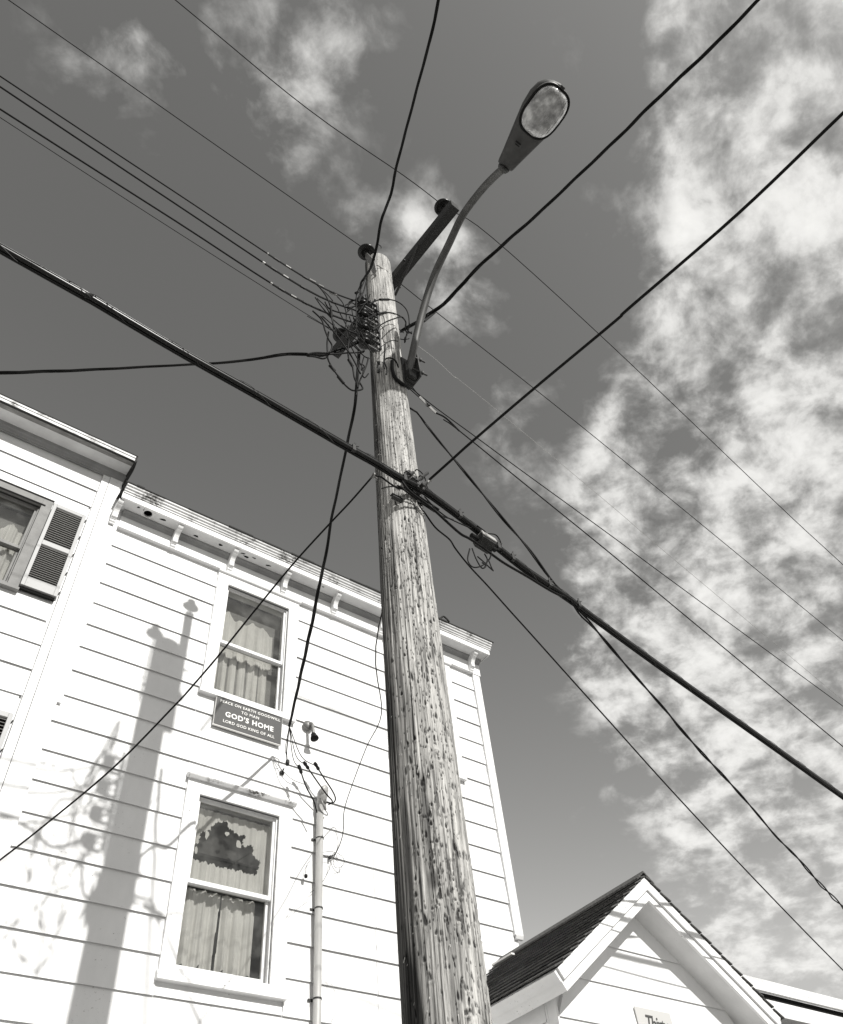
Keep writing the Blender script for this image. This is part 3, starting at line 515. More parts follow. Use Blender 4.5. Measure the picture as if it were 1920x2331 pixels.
# ---------------------------------------------------------------- the utility pole
PX=lambda z:2.003+.0035*z; PY=2.485; PR=lambda z:.168-.005*z; TOP=9.22
def make_pole():
    nA=400; zs=np.concatenate([np.linspace(0,2.3,60,endpoint=False),np.linspace(2.3,TOP,1750)]); nZ=len(zs)
    th=np.arange(nA)/nA*2*np.pi; TH,Z=np.meshgrid(th,zs); r=.168-.005*Z
    disp=np.zeros_like(r); pit=np.zeros_like(r); stain_shade=np.zeros_like(r)
    # long drying checks that wander a little
    for k in range(190):
        a=rng.uniform(0,2*np.pi); z0=rng.uniform(.5,9); ln=rng.uniform(.3,1.9); w=rng.uniform(.0032,.0075); dp=rng.uniform(.002,.006)
        i0,i1=np.searchsorted(zs,[z0,z0+ln]); 
        if i1-i0<4: continue
        zz=zs[i0:i1]; ac=a+.03*np.sin(zz*3+k)+.012*np.sin(zz*11+2*k); tt=(zz-z0)/ln; env=np.sin(np.pi*np.clip(tt,0,1))**.5
        d=(th[None,:]-ac[:,None]+np.pi)%(2*np.pi)-np.pi; g_=np.exp(-(d*.14/w*2.2)**2)*env[:,None]
        disp[i0:i1]-=g_*dp; pit[i0:i1]=np.maximum(pit[i0:i1],g_*min(1,dp*170))
    # climbing-spur gouges: tear-shaped pits, many low down, few above the lamp bracket
    for k in range(4300):
        if k%4==0: zc_=rng.beta(1.6,2.0)*8.2+1.0; ac_=rng.uniform(0,2*np.pi) if rng.random()<.5 else rng.normal(-1.75,.45)
        z0=zc_+rng.normal(0,.13); a=ac_+rng.normal(0,.22); sc=.6+.8*rng.random()
        if z0>6.8 and rng.random()<.6: sc*=.55
        if z0>5.2: sc*=.72
        small=rng.random()<.66; sc*=(.42 if small else .80); ln=rng.uniform(.009,.024)*sc; w=max(.0019,rng.uniform(.0028,.0055)*sc); tilt=rng.uniform(-.2,.5)
        if rng.random()<.05: ln*=2.2
        i0,i1=np.searchsorted(zs,[z0-ln*1.8,z0+ln*1.8]); 
        if i1-i0<2: continue
        zz=zs[i0:i1]; d=((th[None,:]-a+np.pi)%(2*np.pi)-np.pi)*.145; dz=(zz-z0)[:,None]; d=d+dz*tilt*.3
        ww=w*np.clip(1.15-dz/ln*.55,.25,1.9); g_=np.exp(-((d/ww)**2+(dz/ln)**2)**2.4)
        disp[i0:i1]-=g_*.005*sc; pit[i0:i1]=np.maximum(pit[i0:i1],np.clip(g_*1.5,0,1)*rng.uniform(.6,1)); 
        disp[i0:i1]+=np.exp(-((d/ww/1.4)**2+((dz+ln*1.25)/ln*1.6)**2)**2)*.0018*sc
    # tar and damp stains
    for a,z0,wa,wz,s in [(-3.05,2.55,.42,.42,1),(-2.9,3.15,.16,.35,.8),(-3.2,3.9,.12,.5,.6),(-3.1,4.6,.10,.3,.5),(-2.3,3.3,.10,.30,.65),(-2.05,2.55,.10,.25,.6),(-2.25,3.05,.14,.05,.75),(-2.6,3.0,.05,.12,.9),(-1.9,2.1,.2,.15,.5),(-2.0,7.40,.15,.16,.6),(-1.75,7.15,.1,.1,.5),(-2.2,5.35,.09,.10,.35),(-1.9,4.9,.25,.2,.25),(-2.75,3.7,.28,.55,.40),(-2.8,4.7,.20,.5,.38),(-2.6,5.0,.10,.3,.35),(-2.9,5.9,.14,.5,.4),(-1.95,2.75,.12,.4,.42)]:
        d=(TH-a+np.pi)%(2*np.pi)-np.pi; e=.25*np.sin(TH*23+Z*3)+.2*np.sin(Z*17+TH*9)+.15*np.sin(TH*61); stain_shade=np.maximum(stain_shade,s*np.clip(1.35-((d/wa)**2+((Z-z0)/wz)**2)*(1+e),0,1))
    # creosote on the side turned to the house, with its shade painted in
    d=(TH-2.42+.10*np.sin(Z*1.7)+.06*np.sin(Z*6.1)+np.pi)%(2*np.pi)-np.pi; e=.10*np.sin(TH*47+Z*2)+.08*np.sin(TH*91+Z*5); stain_shade=np.maximum(stain_shade,(.90+e)*np.clip((.88-np.abs(d)+e)/.30,0,1))
    # knots
    for a,z0 in [(-2.25,6.15),(-2.1,4.1),(-2.35,4.9),(-1.8,3.6),(-2.5,7.05),(-2.0,8.3)]:
        d=((TH-a+np.pi)%(2*np.pi)-np.pi)*.14; q2=np.hypot(d,(Z-z0)*.8); disp+=.003*np.exp(-(q2/.02)**2)-.004*np.exp(-(q2/.007)**2); pit=np.maximum(pit,.9*np.exp(-(q2/.008)**2)); pit=np.maximum(pit,.35*np.exp(-((q2-.018)/.003)**2))
    disp+=.0016*np.sin(TH*17+np.sin(Z*2.1)*2)*np.sin(TH*5+Z)+.0012*np.sin(TH*43+np.sin(Z*1.3)*3)+.003*np.sin(TH*2+Z*.8)+.0008*rng.standard_normal((1,nA))
    stain_shade=np.maximum(stain_shade,.35*(pit>.3)*0)
    r=r+disp
    topf=np.clip((Z-(TOP-.03))/.03,0,1); r=r*(1-.10*topf**2)
    X=(2.003+.0035*Z)+r*np.cos(TH); Yy=PY+r*np.sin(TH)
    V=np.stack([X,Yy,Z],-1).reshape(-1,3); V=np.vstack([V,[[PX(TOP),PY,TOP+.006]]])
    i=np.arange(nZ-1)[:,None]*nA; j=np.arange(nA)[None,:]; j2=(j+1)%nA
    Fq=np.stack([i+j,i+j2,i+nA+j2,i+nA+j],-1).reshape(-1,4)
    capc=len(V)-1; base=(nZ-1)*nA; T=[(base+k,base+(k+1)%nA,capc) for k in range(nA)]
    me=bpy.data.meshes.new('shaft'); nq=len(Fq); me.vertices.add(len(V)); me.vertices.foreach_set('co',V.astype(np.float32).ravel())
    me.loops.add(nq*4+nA*3); me.loops.foreach_set('vertex_index',np.concatenate([Fq.ravel(),np.array(T).ravel()]).astype(np.int32))
    me.polygons.add(nq+nA); me.polygons.foreach_set('loop_start',np.concatenate([np.arange(nq)*4,nq*4+np.arange(nA)*3]).astype(np.int32)); me.update(calc_edges=True); me.validate(); me.shade_smooth()
    at=me.color_attributes.new('wear_shade','FLOAT_COLOR','POINT'); C=np.zeros((len(V),4),np.float32); C[:-1,0]=np.clip(pit,0,1).ravel(); C[:-1,1]=np.clip(stain_shade,0,1).ravel(); C[:,3]=1; at.data.foreach_set('color',C.ravel())
    me.materials.append(M['pole']); return me
POLE=thing('utility_pole','weathered round wooden utility pole scarred by climbing spurs, standing in the middle','utility pole',(PX(0),PY,0))
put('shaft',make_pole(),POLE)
mb=MB(); r3=random.Random(3)          # splinters that lift off the surface
for k in range(230):
    z=r3.uniform(2.2,7.5); a=r3.uniform(-3.3,-.0); R_=PR(z)+.0; p=Vector((PX(z)+R_*math.cos(a),PY+R_*math.sin(a),z)); o_=Vector((math.cos(a),math.sin(a),0)); l=r3.uniform(.008,.026); tg=Vector((-math.sin(a),math.cos(a),0))*r3.uniform(.0015,.003)
    mb.add([p-tg,p+tg,p+o_*r3.uniform(.003,.009)+Vector((0,0,-l)),p+Vector((0,0,-l*.3))-o_*.002],[(0,1,2),(0,2,3),(1,3,2),(0,3,1)])
tag(obj('splinter',mb,M['pole'],POLE),kind='stuff')
def on_pole(a,z,out=0): R_=PR(z)+out; return Vector((PX(z)+R_*math.cos(a),PY+R_*math.sin(a),z))
# crossarm
arm_c=Vector((2.19,2.48,8.99)); ad=Vector((-.0616,.998,0)); 
CA=thing('crossarm','dark wooden crossarm bolted across the top of the pole','crossarm',arm_c)
mxa=Matrix.Translation(arm_c)@Matrix.Rotation(math.atan2(ad.y,ad.x),4,'Z')@Matrix.Rotation(.015,4,'Y')
obj('beam',MB().prism([(-.045,-.075),(.045,-.075),(.045,.048),(.032,.06),(-.032,.06),(-.045,.048)],-.93,.95,'x',mxa),M['darkwood'],CA,bevel=.004)
obj('through_bolt',MB().tube([arm_c+Vector((.0,0,0)),arm_c+Vector((.10,0,0))],.009,8).tube([arm_c+ad*(-.25)+Vector((-.06,0,-.02)),arm_c+ad*(-.25)+Vector((-.043,0,-.02))],.012,8).lathe([(0,.016),(.012,.016)],arm_c+Vector((.05,0,0)),(1,0,0),6),M['dsteel'],CA)
obj('brace',MB().tube([arm_c+ad*(-.45)+Vector((-.05,0,-.05)),Vector((2.17,2.44,8.60))],.012,6),M['dsteel'],CA)
def insulator(base,label,h=.13,post=True,lean=(0,0,1)):
    t_=thing('insulator',label,'insulator',base,'pin insulators of the top wires'); b_=Vector(base)
    obj('pin',MB().lathe([(0,.012),(h,.012)],b_,lean,10),M['dsteel'],t_)
    obj('skirt',MB().lathe([(h-.005,.022),(h-.005,.034),(h-.008,.038),(h-.008,.078),(h+.004,.086),(h+.02,.082),(h+.05,.058),(h+.062,.04),(h+.075,.036),(h+.09,.044),(h+.105,.036),(h+.11,0)],b_,lean,28),M['porcelain'],t_,True)
    return b_+Vector(lean).normalized()*(h+.078)
iN=insulator(arm_c+ad*(-.80)+Vector((0,0,.07)),'brown disc insulator on the near end of the dark crossarm',h=.16)
iF=insulator(arm_c+ad*(.84)+Vector((0,0,.06)),'brown disc insulator on the far end of the crossarm among the tangled wires')
tb=obj('ridge_pin',MB().prism([(2.335,8.60),(2.385,8.60),(2.40,8.80),(2.445,9.0),(2.482,9.16),(2.476,9.245),(2.454,9.245),(2.42,9.12),(2.375,8.95),(2.345,8.78)],1.893-.007,1.893+.007,'x').tube([(1.893,2.40,8.74),(1.96,2.42,8.74)],.014,8).tube([(1.893,2.385,8.66),(1.96,2.42,8.66)],.012,8),M['steel'],POLE)
iT=insulator(Vector((1.893,2.466,9.235)),'brown disc insulator on the steel pin at the very top of the pole',h=.045)
# secondary rack
RK=thing('spool_rack','vertical steel rack of black spool insulators on the left side of the pole','rack',(1.86,2.42,7.2))
rz0,rz1=7.20,8.03
obj('channel',MB().box(1.862,1.885,2.395,2.43,rz0,rz1).box(1.866,1.881,2.375,2.395,rz0,rz1),M['steel'],RK)
obj('edge_bar',MB().box(1.885,1.897,2.365,2.395,rz0-.02,rz1-.05),M['dsteel'],RK)
spools=[7.24,7.46,7.68,7.90]
for z in spools:
    obj('clevis',MB().box(1.745,1.862,2.39,2.425,z+.055,z+.063).box(1.745,1.862,2.39,2.425,z-.063,z-.055).tube([(1.765,2.41,z-.075),(1.765,2.41,z+.075)],.008,8).box(1.78,1.862,2.34,2.355,z-.04,z-.034),M['dsteel'],RK)
    obj('spool',MB().lathe([(0,.036),(.008,.050),(.028,.052),(.038,.028),(.06,.026),(.070,.052),(.092,.052),(.099,.036),(.1,.0)],(1.765,2.41,z-.05),(0,0,1),20),M['porcelain'],RK,True)
    for dz in (-.09,.03): obj('rung',MB().tube([(1.77,2.38,z+dz),(1.872,2.375,z+dz-.015)],.007,6),M['dsteel'],RK)
for k in range(9): obj('rack_bolt',MB().lathe([(0,.011),(.02,.011)],(1.874,2.375,rz0+.05+k*.095),(-.3,-1,0),6),M['dsteel'],RK)

# lamp arm and head
LP=thing('street_lamp','cobra head street lamp on a long curved arm bolted to the pole','street lamp',(2.14,2.33,6.95))
apx=[(915,862),(928,838),(940,800),(958,720),(985,632),(1020,555),(1050,492),(1090,427),(1130,382)]
apx[-2:]=[(1088,440),(1117,408),(1139,388)]; aps=[atX(x+6*(i/9),y-3*(i/9),2.135-.014*i/9) for i,(x,y) in enumerate(apx)]; aps[0]=Vector((2.13,2.36,6.93)); aps[1]=Vector((2.13,2.33,7.08))
obj('arm',MB().tube(spline(aps,8),.031,16),M['arm'],LP,True)
obj('bracket',MB().box(2.085,2.165,2.325,2.40,6.86,7.12).box(2.07,2.16,2.35,2.372,6.84,7.22).box(2.085,2.155,2.295,2.335,6.88,6.98),M['dsteel'],LP,bevel=.006)
obj('clamp_plate',MB().box(2.168,2.180,2.27,2.40,6.90,7.24),M['dsteel'],LP)
for z in (6.97,7.17): obj('bolt',MB().tube([(2.11,2.285,z),(2.235,2.265,z-.01)],.009,8).lathe([(0,.018),(.014,.018)],(2.185,2.273,z-.005),(1,-.1,0),6),M['dsteel'],LP)
hd0=aps[-1]; # head
def lamp_head():
    # head axis runs from the arm end towards -Y
    ax=Vector((-.045,-1,0)).normalized(); up=Vector((0,0,1)); sd=Vector((1,-.045,0)).normalized()
    secs=[(-.02,.066,.034,.036),(.0,.072,.045,.045),(.08,.085,.055,.050),(.20,.108,.07,.055),(.34,.135,.085,.060),(.48,.162,.090,.060),(.60,.168,.088,.060),(.68,.152,.08,.058),(.735,.115,.065,.05),(.765,.055,.045,.042),(.775,.01,.03,.03)]
    o0=Vector((2.124,.945,8.19))+atZ(1251,250,8.19)-atZ(1237,258,8.19); n=28; secs=[(s*.88,w,ht,hb) for s,w,ht,hb in secs]; V=[]
    for s,w,ht,hb in secs:
        c=o0+ax*s
        for k in range(n):
            a=2*math.pi*k/n; ca,sa=math.cos(a),math.sin(a)
            sx_=math.copysign(abs(ca)**.75,ca); sz_=math.copysign(abs(sa)**.8,sa)
            V.append(c+sd*(w*sx_)+up*((ht if sa>0 else hb)*sz_))
    m=len(secs); Fc=[(i*n+k,i*n+(k+1)%n,(i+1)*n+(k+1)%n,(i+1)*n+k) for i in range(m-1) for k in range(n)]+[tuple(range(n))[::-1],tuple(range((m-1)*n,m*n))]
    return o0,ax,MB().add(V,Fc)
o0,ax,mb=lamp_head(); obj('housing',mb,M['head'],LP,True)
def oval(c,a,b,n=36,p=.78): return [c+Vector((math.copysign(abs(math.cos(2*math.pi*k/n))**p,math.cos(2*math.pi*k/n))*a,math.copysign(abs(math.sin(2*math.pi*k/n))**p,math.sin(2*math.pi*k/n))*b,0)) for k in range(n)]
lc=o0+ax*.468+Vector((0,0,-.052))
rim=oval(lc,.148,.190,p=.70); obj('door_rim',MB().tube(rim+[rim[0],rim[1]],.011,8,False),M['black'],LP,True)
mb=MB(); rings=[(0,1.0),(.012,.985),(.035,.93),(.055,.80),(.068,.58),(.074,.3),(.075,.03)]; n=36; V=[]
for dz,k_ in rings: V+=oval(lc+Vector((0,0,-dz)),.142*k_,.184*k_,p=.70)
mb.add(V,[(i*n+k,i*n+(k+1)%n,(i+1)*n+(k+1)%n,(i+1)*n+k) for i in range(len(rings)-1) for k in range(n)]+[tuple(range((len(rings)-1)*n,len(rings)*n))]); obj('lens',mb,M['lens'],LP,True)
mb=MB(); V=oval(lc+Vector((0,0,-.003)),.128,.18); mb.add(V+[lc+Vector((0,0,.02))],[(k,(k+1)%n,n) for k in range(n)]); obj('reflector',mb,M['mirror'],LP)
obj('bulb',MB().lathe([(0,.012),(.03,.02),(.07,.034),(.11,.036),(.15,.022),(.165,0)],lc+Vector((0,.10,-.018)),(0,-1,0),16),M['fabric'],LP,True)
obj('front_lip',MB().tube([p+Vector((0,0,.012)) for p in rim if p.y<lc.y-.06],.012,8),M['steel'],LP,True)
obj('latch',MB().box(lc.x-.012,lc.x+.013,lc.y-.215,lc.y-.195,lc.z-.025,lc.z+.02),M['dsteel'],LP)
obj('nameplate',MB().box(2.07,2.12,.705,.717,8.105,8.111).box(2.08,2.12,.725,.733,8.105,8.111),M['black'],LP)
obj('slip_fitter',MB().lathe([(0,.050),(.012,.052),(.025,.046),(.04,.036)],o0+ax*(-.02),-ax,18),M['head'],LP,True)

# ---------------------------------------------------------------- wires
DG=math.radians
def wirepts(px,A,ph,ext=0,sag=0): 
    P=[atV(x,y,A,DG(ph)) for x,y in px]; return P
def wire(name,label,P,r,mt='wire',cat='wire',group=None,sm=5,sides=6,smooth=True):
    return tag(obj(name,MB().tube(spline(P,sm),r,sides),M[mt],smooth=True),label,cat,group)
GP='bare top wires strung along the street'
w1=[atV(x,y,iT,DG(1.5)) for x,y in [(808,551),(400,266),(235,150),(0,-14)]]; w1=[iT]+w1
wire('power_wire','thin top wire running from the pole top insulator to the upper left corner',extend(w1,22,1.0),.0042)
w2=[iT+Vector((.05,0,0))]+[atV(x,y,iT,DG(4.2)) for x,y in [(905,640),(1250,911),(1544,1150),(1920,1459)]]
wire('power_wire','thin wire running down right from behind the pole top under the crossarm',extend(w2,22,1.2),.0042)
w3=[iN]+[atV(x,y,iN,DG(1.0)) for x,y in [(920,400),(700,247),(400,0)]]; wire('power_wire','topmost thin wire, from the near crossarm insulator to the top edge',extend(w3,22,1.2),.0042)
w4=[iN+Vector((.05,0,0))]+[atV(x,y,iN,DG(4.5)) for x,y in [(1120,540),(1400,794),(1773,1150),(1920,1286)]]; wire('power_wire','topmost thin wire to the right of the near crossarm insulator',extend(w4,22,1.2),.0042)
w5=[iF]+[atV(x,y,iF,DG(2.0)) for x,y in [(734,737),(400,526),(0,267)]]; wire('power_wire','thinnest lowest of the four parallel wires at the left, ending at the far insulator',extend(w5,22,1.2),.0034)
def deadend(label,px,A,ph,r,ext=22):
    P=[Vector(A)]+[atV(x,y,A,DG(ph)) for x,y in px]; P=extend(P,ext,.8); t_=thing('power_wire',label,'wire',Vector(A),'covered wires dead-ended on the rack')
    obj('conductor',MB().tube(spline(P,5),r,6),M['wire'],t_,True)
    # served and clamped length beside the pole
    Q=spline(P[:3],8); Q=[q_ for q_ in Q if (q_-Q[0]).length<.95 and (q_-Q[0]).length>.12]
    if len(Q)>2:
        Q=resample(Q,.05); m_=len(Q)
        for i,l,mt in ((m_-2,.8,'steel'),(m_-4,1.0,'dsteel'),(m_-6,.9,'steel'),(m_//2,.8,'dsteel'),(3,.9,'dsteel')):
            if 0<i<m_-1: obj('splice_sleeve',MB().tube([Q[i],Q[i].lerp(Q[i+1],l)],r+.0045,8),M[mt],t_)
        obj('serving',MB().tube([q_+Vector((0,0,-.008)) for q_ in Q[::2]],r*.8,6),M['wire'],t_)
    return P
sp=[Vector((1.765,2.41,z)) for z in spools]
d1=deadend('uppermost covered wire of the three ending on the rack at the left of the pole',[(705,638),(400,438),(0,173)],sp[3],1.5,.0052)
d2=deadend('middle covered wire of the three ending on the rack at the left of the pole',[(783,714),(691,655),(400,464),(0,197)][1:],sp[2]+Vector((0,0,.04)),1.5,.0062)
d3=deadend('lowest covered wire of the three ending on the rack at the left of the pole',[(673,678),(400,503),(0,248)],sp[1]+Vector((0,0,.02)),1.5,.0062)
def twisted(name,label,P,n=3,R_=.008,r=.0062,pitch=.55,wob=.45,mt='cable',ext=0,sag=0,cat='cable'):
    P=spline(P,6); 
    if ext: P=extend(P,ext,sag)
    return tag(obj(name,strands(MB(),P,n,R_*.8,r*1.12,pitch*1.7,.06,wob),M[mt],smooth=True),label,cat)
def between(px,A,B,ends=True):
    A=Vector(A); B=Vector(B); ph=math.atan2(B.y-A.y,B.x-A.x); P=[atV(x,y,A,ph) for x,y in px]; return ([A]+P+[B]) if ends else P
# service drop to the house
A=Vector((1.735,2.44,7.12)); px=[(808.7,918.8),(792,1004),(780,1063.5),(766,1130),(754,1187),(742,1265),(725.7,1338.6),(717,1388),(691,1509),(672,1595.6),(659,1653)]
ph=math.atan2(hk.y-A.y,hk.x-A.x); PS=[A]+[atV(x,y,A,ph) for x,y in px]; e2=PS[-1]
twisted('service_drop','twisted black cable dropping from the pole to the hook above the lower window',PS,3,.008,.0065,.7,.5)
sd_=thing('drop_fittings','insulator hook and three short leads with splices between drop cable and weatherhead','cable fittings',hk)
obj('leader',MB().tube(spline([e2,atY(655,1690,hk.y-.12),atY(653,1712,hk.y-.08),hk+Vector((0,-.05,.05))],5),.0055,6).tube(spline([e2,atY(650,1702,hk.y-.14),hk+Vector((-.02,-.07,.09)),hk+Vector((0,-.05,.05))],5),.003,6),M['wire'],sd_)
obj('strain_insulator',MB().lathe([(0,.008),(.005,.017),(.03,.02),(.055,.017),(.06,.008)],hk+Vector((.004,-.05,0)),(.0,-.1,1),12).tube([hk,hk+Vector((-.01,.02,-.04))],.006,6).box(hk.x-.03,hk.x+.01,YW-.02,YW-.003,hk.z-.055,hk.z-.03),M['dsteel'],sd_,True)
wh=Vector((3.58,YW-.13,5.70))
for k,(a,b) in enumerate([((684,1752),[(697,1790),(714,1822),(722,1850)]),((698,1743),[(715,1768),(742,1806),(757,1824),(748,1832)]),((722,1745),[(736,1768),(757,1800),(764,1818),(758,1828),(744,1826)])]):
    yb=hk.y-.16+k*.015; s0=atY(*a,yb); mid_=atY((a[0]+659)/2-4,(a[1]+1690)/2+4,yb-.02)
    obj('lead',MB().tube(spline([e2,mid_,s0],6),.004,6).tube(spline([s0]+[atY(x,y,yb+.02*i) for i,(x,y) in enumerate(b)],6),.0065,8),M['cable'],sd_,True)
    d_=(atY(*b[0],yb)-s0).normalized(); obj('splice',MB().tube([s0-d_*.045,s0+d_*.035],.0135,10).tube([s0-d_*.03,s0-d_*.01],.017,10).tube([s0+d_*.01,s0+d_*.025],.016,10),M['black'],sd_)
# thick telephone bundle
A=Vector((2.0,2.285,5.47)); BP=6.3; TL=[(0,563),(158,650),(400,793),(600,906),(790,1016)]; TR=[(908,1085),(956,1110),(1000,1140),(1074,1196),(1134,1246),(1203,1300),(1295,1362),(1350,1404),(1520,1528),(1762,1700),(1920,1813)]
PL=[atV(x,y,A,DG(2)) for x,y in TL]; PRt=[atV(x,y,A,DG(BP)) for x,y in TR]
PB=PL+[atV(856,1053,A,DG(3))]+PRt; d0=(PB[0]-PB[1]).normalized(); PB=[PB[0]+d0*12+Vector((0,0,.6)),PB[0]+d0*5+Vector((0,0,.12))]+PB; PB=extend(PB,16,.4)
PBS=spline(PB,8)
BN=thing('telephone_bundle','thick black lashed telephone cable bundle crossing in front of the pole','cable',(2.0,2.285,5.47))
obj('main_cable',MB().tube(PBS,.0165,14),M['bundle'],BN,True)
obj('messenger_wire',MB().tube([p+Vector((0,-.006,.024)) for p in PBS],.0045,8),M['bundle'],BN,True)
obj('second_cable',MB().tube([p+Vector((0,.012,-.020)) for p in PBS],.008,8),M['cable'],BN,True)
Q=resample(PBS,.02); hl=[]
for i,p in enumerate(Q):
    th_=i*.02/.42*2*math.pi; hl.append(p+Vector((0,.022*math.cos(th_),.003+.029*math.sin(th_))))
obj('lashing_wire',MB().tube(hl,.0014,4),M['dsteel'],BN)
def along(px_,py_): # nearest point of the bundle to a pixel ray
    d=ray(px_,py_); return min(PBS,key=lambda p:((p-EYE).cross(d)).length/(p-EYE).length)
for k,(x,y) in enumerate([(812,1018),(924,1080),(1050,1172),(1132,1250),(1165,1272),(1255,1327),(1310,1385)]):
    p=along(x,y); obj('clamp',MB().box(p.x-.012,p.x+.012,p.y-.02,p.y+.02,p.z-.022,p.z+.034).tube([p+Vector((0,-.01,.03)),p+Vector((.012,-.01,.065))],.006,6).tube([p+Vector((.02,-.01,.035)),p+Vector((.035,-.01,.05))],.005,6),M['dsteel'],BN,bevel=.003)
# lower companion cable with terminal box
b0=atY(893,1098,2.29); low=[along(905,1100)+Vector((0,0,-.03))]+[p+Vector((0,0,0)) for p in [atV(x,y,A,DG(BP)) for x,y in [(935,1120),(985,1158),(1020,1190),(1050,1216),(1072,1228),(1120,1262),(1150,1283),(1200,1312),(1260,1348)]]]+[along(1296,1364)]
tag(obj('branch_cable',MB().tube(spline(low,6),.0085,8),M['cable'],smooth=True),'black branch cable sagging below the thick bundle through the terminal box','cable')
tbx=atV(1102,1236,A,DG(BP)); TBX=thing('terminal_box','small square cable terminal box hanging under the thick bundle right of the pole','terminal box',tbx)
mxb=Matrix.Translation(tbx)@Matrix.Rotation(DG(5),4,'Z')@Matrix.Rotation(DG(-14),4,'X')
obj('case',MB().box(-.055,.06,-.045,.045,-.03,.028,mxb),M['dsteel'],TBX,bevel=.006); obj('lid',MB().box(-.052,.062,-.047,.047,.0285,.034,mxb).box(-.056,.066,-.056,-.0465,-.012,.034,mxb),M['conduit'],TBX,bevel=.004)  # lid and front lip paler than the case, sunlit tone put into the colour
obj('gland',MB().tube([mxb@Vector((-.11,0,0)),mxb@Vector((-.055,0,0))],.017,10).tube([mxb@Vector((.06,0,0)),mxb@Vector((.10,0,-.005))],.016,10).tube([mxb@Vector((-.02,0,.03)),mxb@Vector((-.02,0,.07))],.018,10),M['black'],TBX)
cr=lambda x,y:(950+x*.2304,1120+y*.2304)
loops=[[(520,560),(520,650),(560,730),(620,745),(690,690),(735,600),(740,480),(690,400),(580,350)],[(560,540),(600,650),(630,760),(660,750),(640,700)],[(615,620),(650,690),(700,770),(745,785),(755,740),(720,650)],[(670,610),(675,690),(655,760)],[(670,425),(760,440),(830,490),(850,560),(835,600)],[(520,380),(400,300),(300,220),(180,140),(60,60)],[(450,260),(370,170),(220,80)],[(370,260),(250,210),(150,140)]]
for k,lp in enumerate(loops):
    o_=obj('loop_wire',MB().tube(spline([atV(*cr(x,y),A,DG(BP))+Vector((0,.02*math.sin(i*1.3+k),0)) for i,(x,y) in enumerate(lp)],6),.0045,6),M['cable'],TBX,True)
# long drops
twisted('power_cable','twisted black cable rising from the pole rack past its top to the top edge',between([(821,649),(838,621),(849,597),(858,560),(865,520),(872,490),(890,443.6),(902,384),(929,280),(956.6,175.6),(981.5,83)],(1.765,2.41,7.92),atZ(999,0,7.75)),3,.0075,.0058,.5,.6,ext=16,sag=-.3)
twisted('power_cable','twisted black cable from behind the lamp arm up to the top right',between([(1000,700),(1050,651),(1078,619),(1150,553),(1225,487),(1300,416),(1418,303.6),(1475,246),(1557,168),(1636,93)],(2.2,2.46,7.95),atZ(1728.6,-2,7.7)),3,.0085,.0066,.55,.5,ext=16,sag=-.2)
c3s=Vector((2.175,2.36,5.72))
tag(obj('telephone_drop',MB().tube(extend(spline(between([(1025,1050),(1078.6,1002),(1216.8,884),(1400,731.7),(1434,700),(1680,487)],atX(978,1092,2.175),atZ(1920,257,5.75)),6),18,-.2),.0088,8),M['cable'],smooth=True),'straight black cable from the pole clamp up to the right edge','cable')
A5=Vector((1.77,2.40,7.27)); twisted('power_cable','twisted black cable running level from the rack to the left edge',between([(745.6,806.5),(690,806),(639,808),(555.5,821),(470,828),(400,831.5),(200,842)],A5,atZ(0,849,6.75)),3,.009,.0062,.6,.6,ext=14,sag=.2)
AV=atX(848,1085,1.845); tag(obj('telephone_drop',MB().tube(spline(between([(800,1140),(754,1189),(673.5,1277),(590,1378),(500.8,1489),(440,1560),(400,1604),(258,1748),(100,1880),(0,1958)],AV,atY(-60,2003,5.86)),6),.0062,8),M['cable'],smooth=True),'single black wire slanting down from the pole across the upper window to the left edge','cable')
AF=Vector((2.13,2.53,6.82)); BF=along(1296,1362)
twisted('power_cable','twisted black cable from the lamp bracket down to the tie on the thick bundle',between([(945,935),(969,965),(1000,1004),(1032,1042.7),(1096,1120.5),(1147.7,1184),(1202,1247),(1254,1318)],AF,BF),2,.0075,.0055,.5,.6)
twisted('power_cable','twisted black cable leaving the thick bundle towards the lower right edge',between([(1321,1396.5),(1350,1426),(1430,1520),(1520,1622),(1542,1650),(1600,1716),(1658,1778),(1715,1842),(1765,1901.8),(1795,1932),(1822.7,1960.5),(1865,2010)],BF,atY(1920,2066,3.9)),2,.0085,.0056,.42,.8,ext=8)
AG=atX(965,1163.5,2.15); tag(obj('telephone_drop',MB().tube(extend(spline(between([(991.5,1200.8),(1023.7,1228),(1038,1250),(1070,1290),(1111,1334),(1160,1389),(1215,1450),(1300,1545),(1400,1656),(1520,1789.6),(1676.6,1957.9),(1811.7,2098.8)],AG,atY(1911,2200,3.9)),6),8,0),.0056,8),M['cable'],smooth=True),'lowest single black wire from the pole down to the lower right','cable')
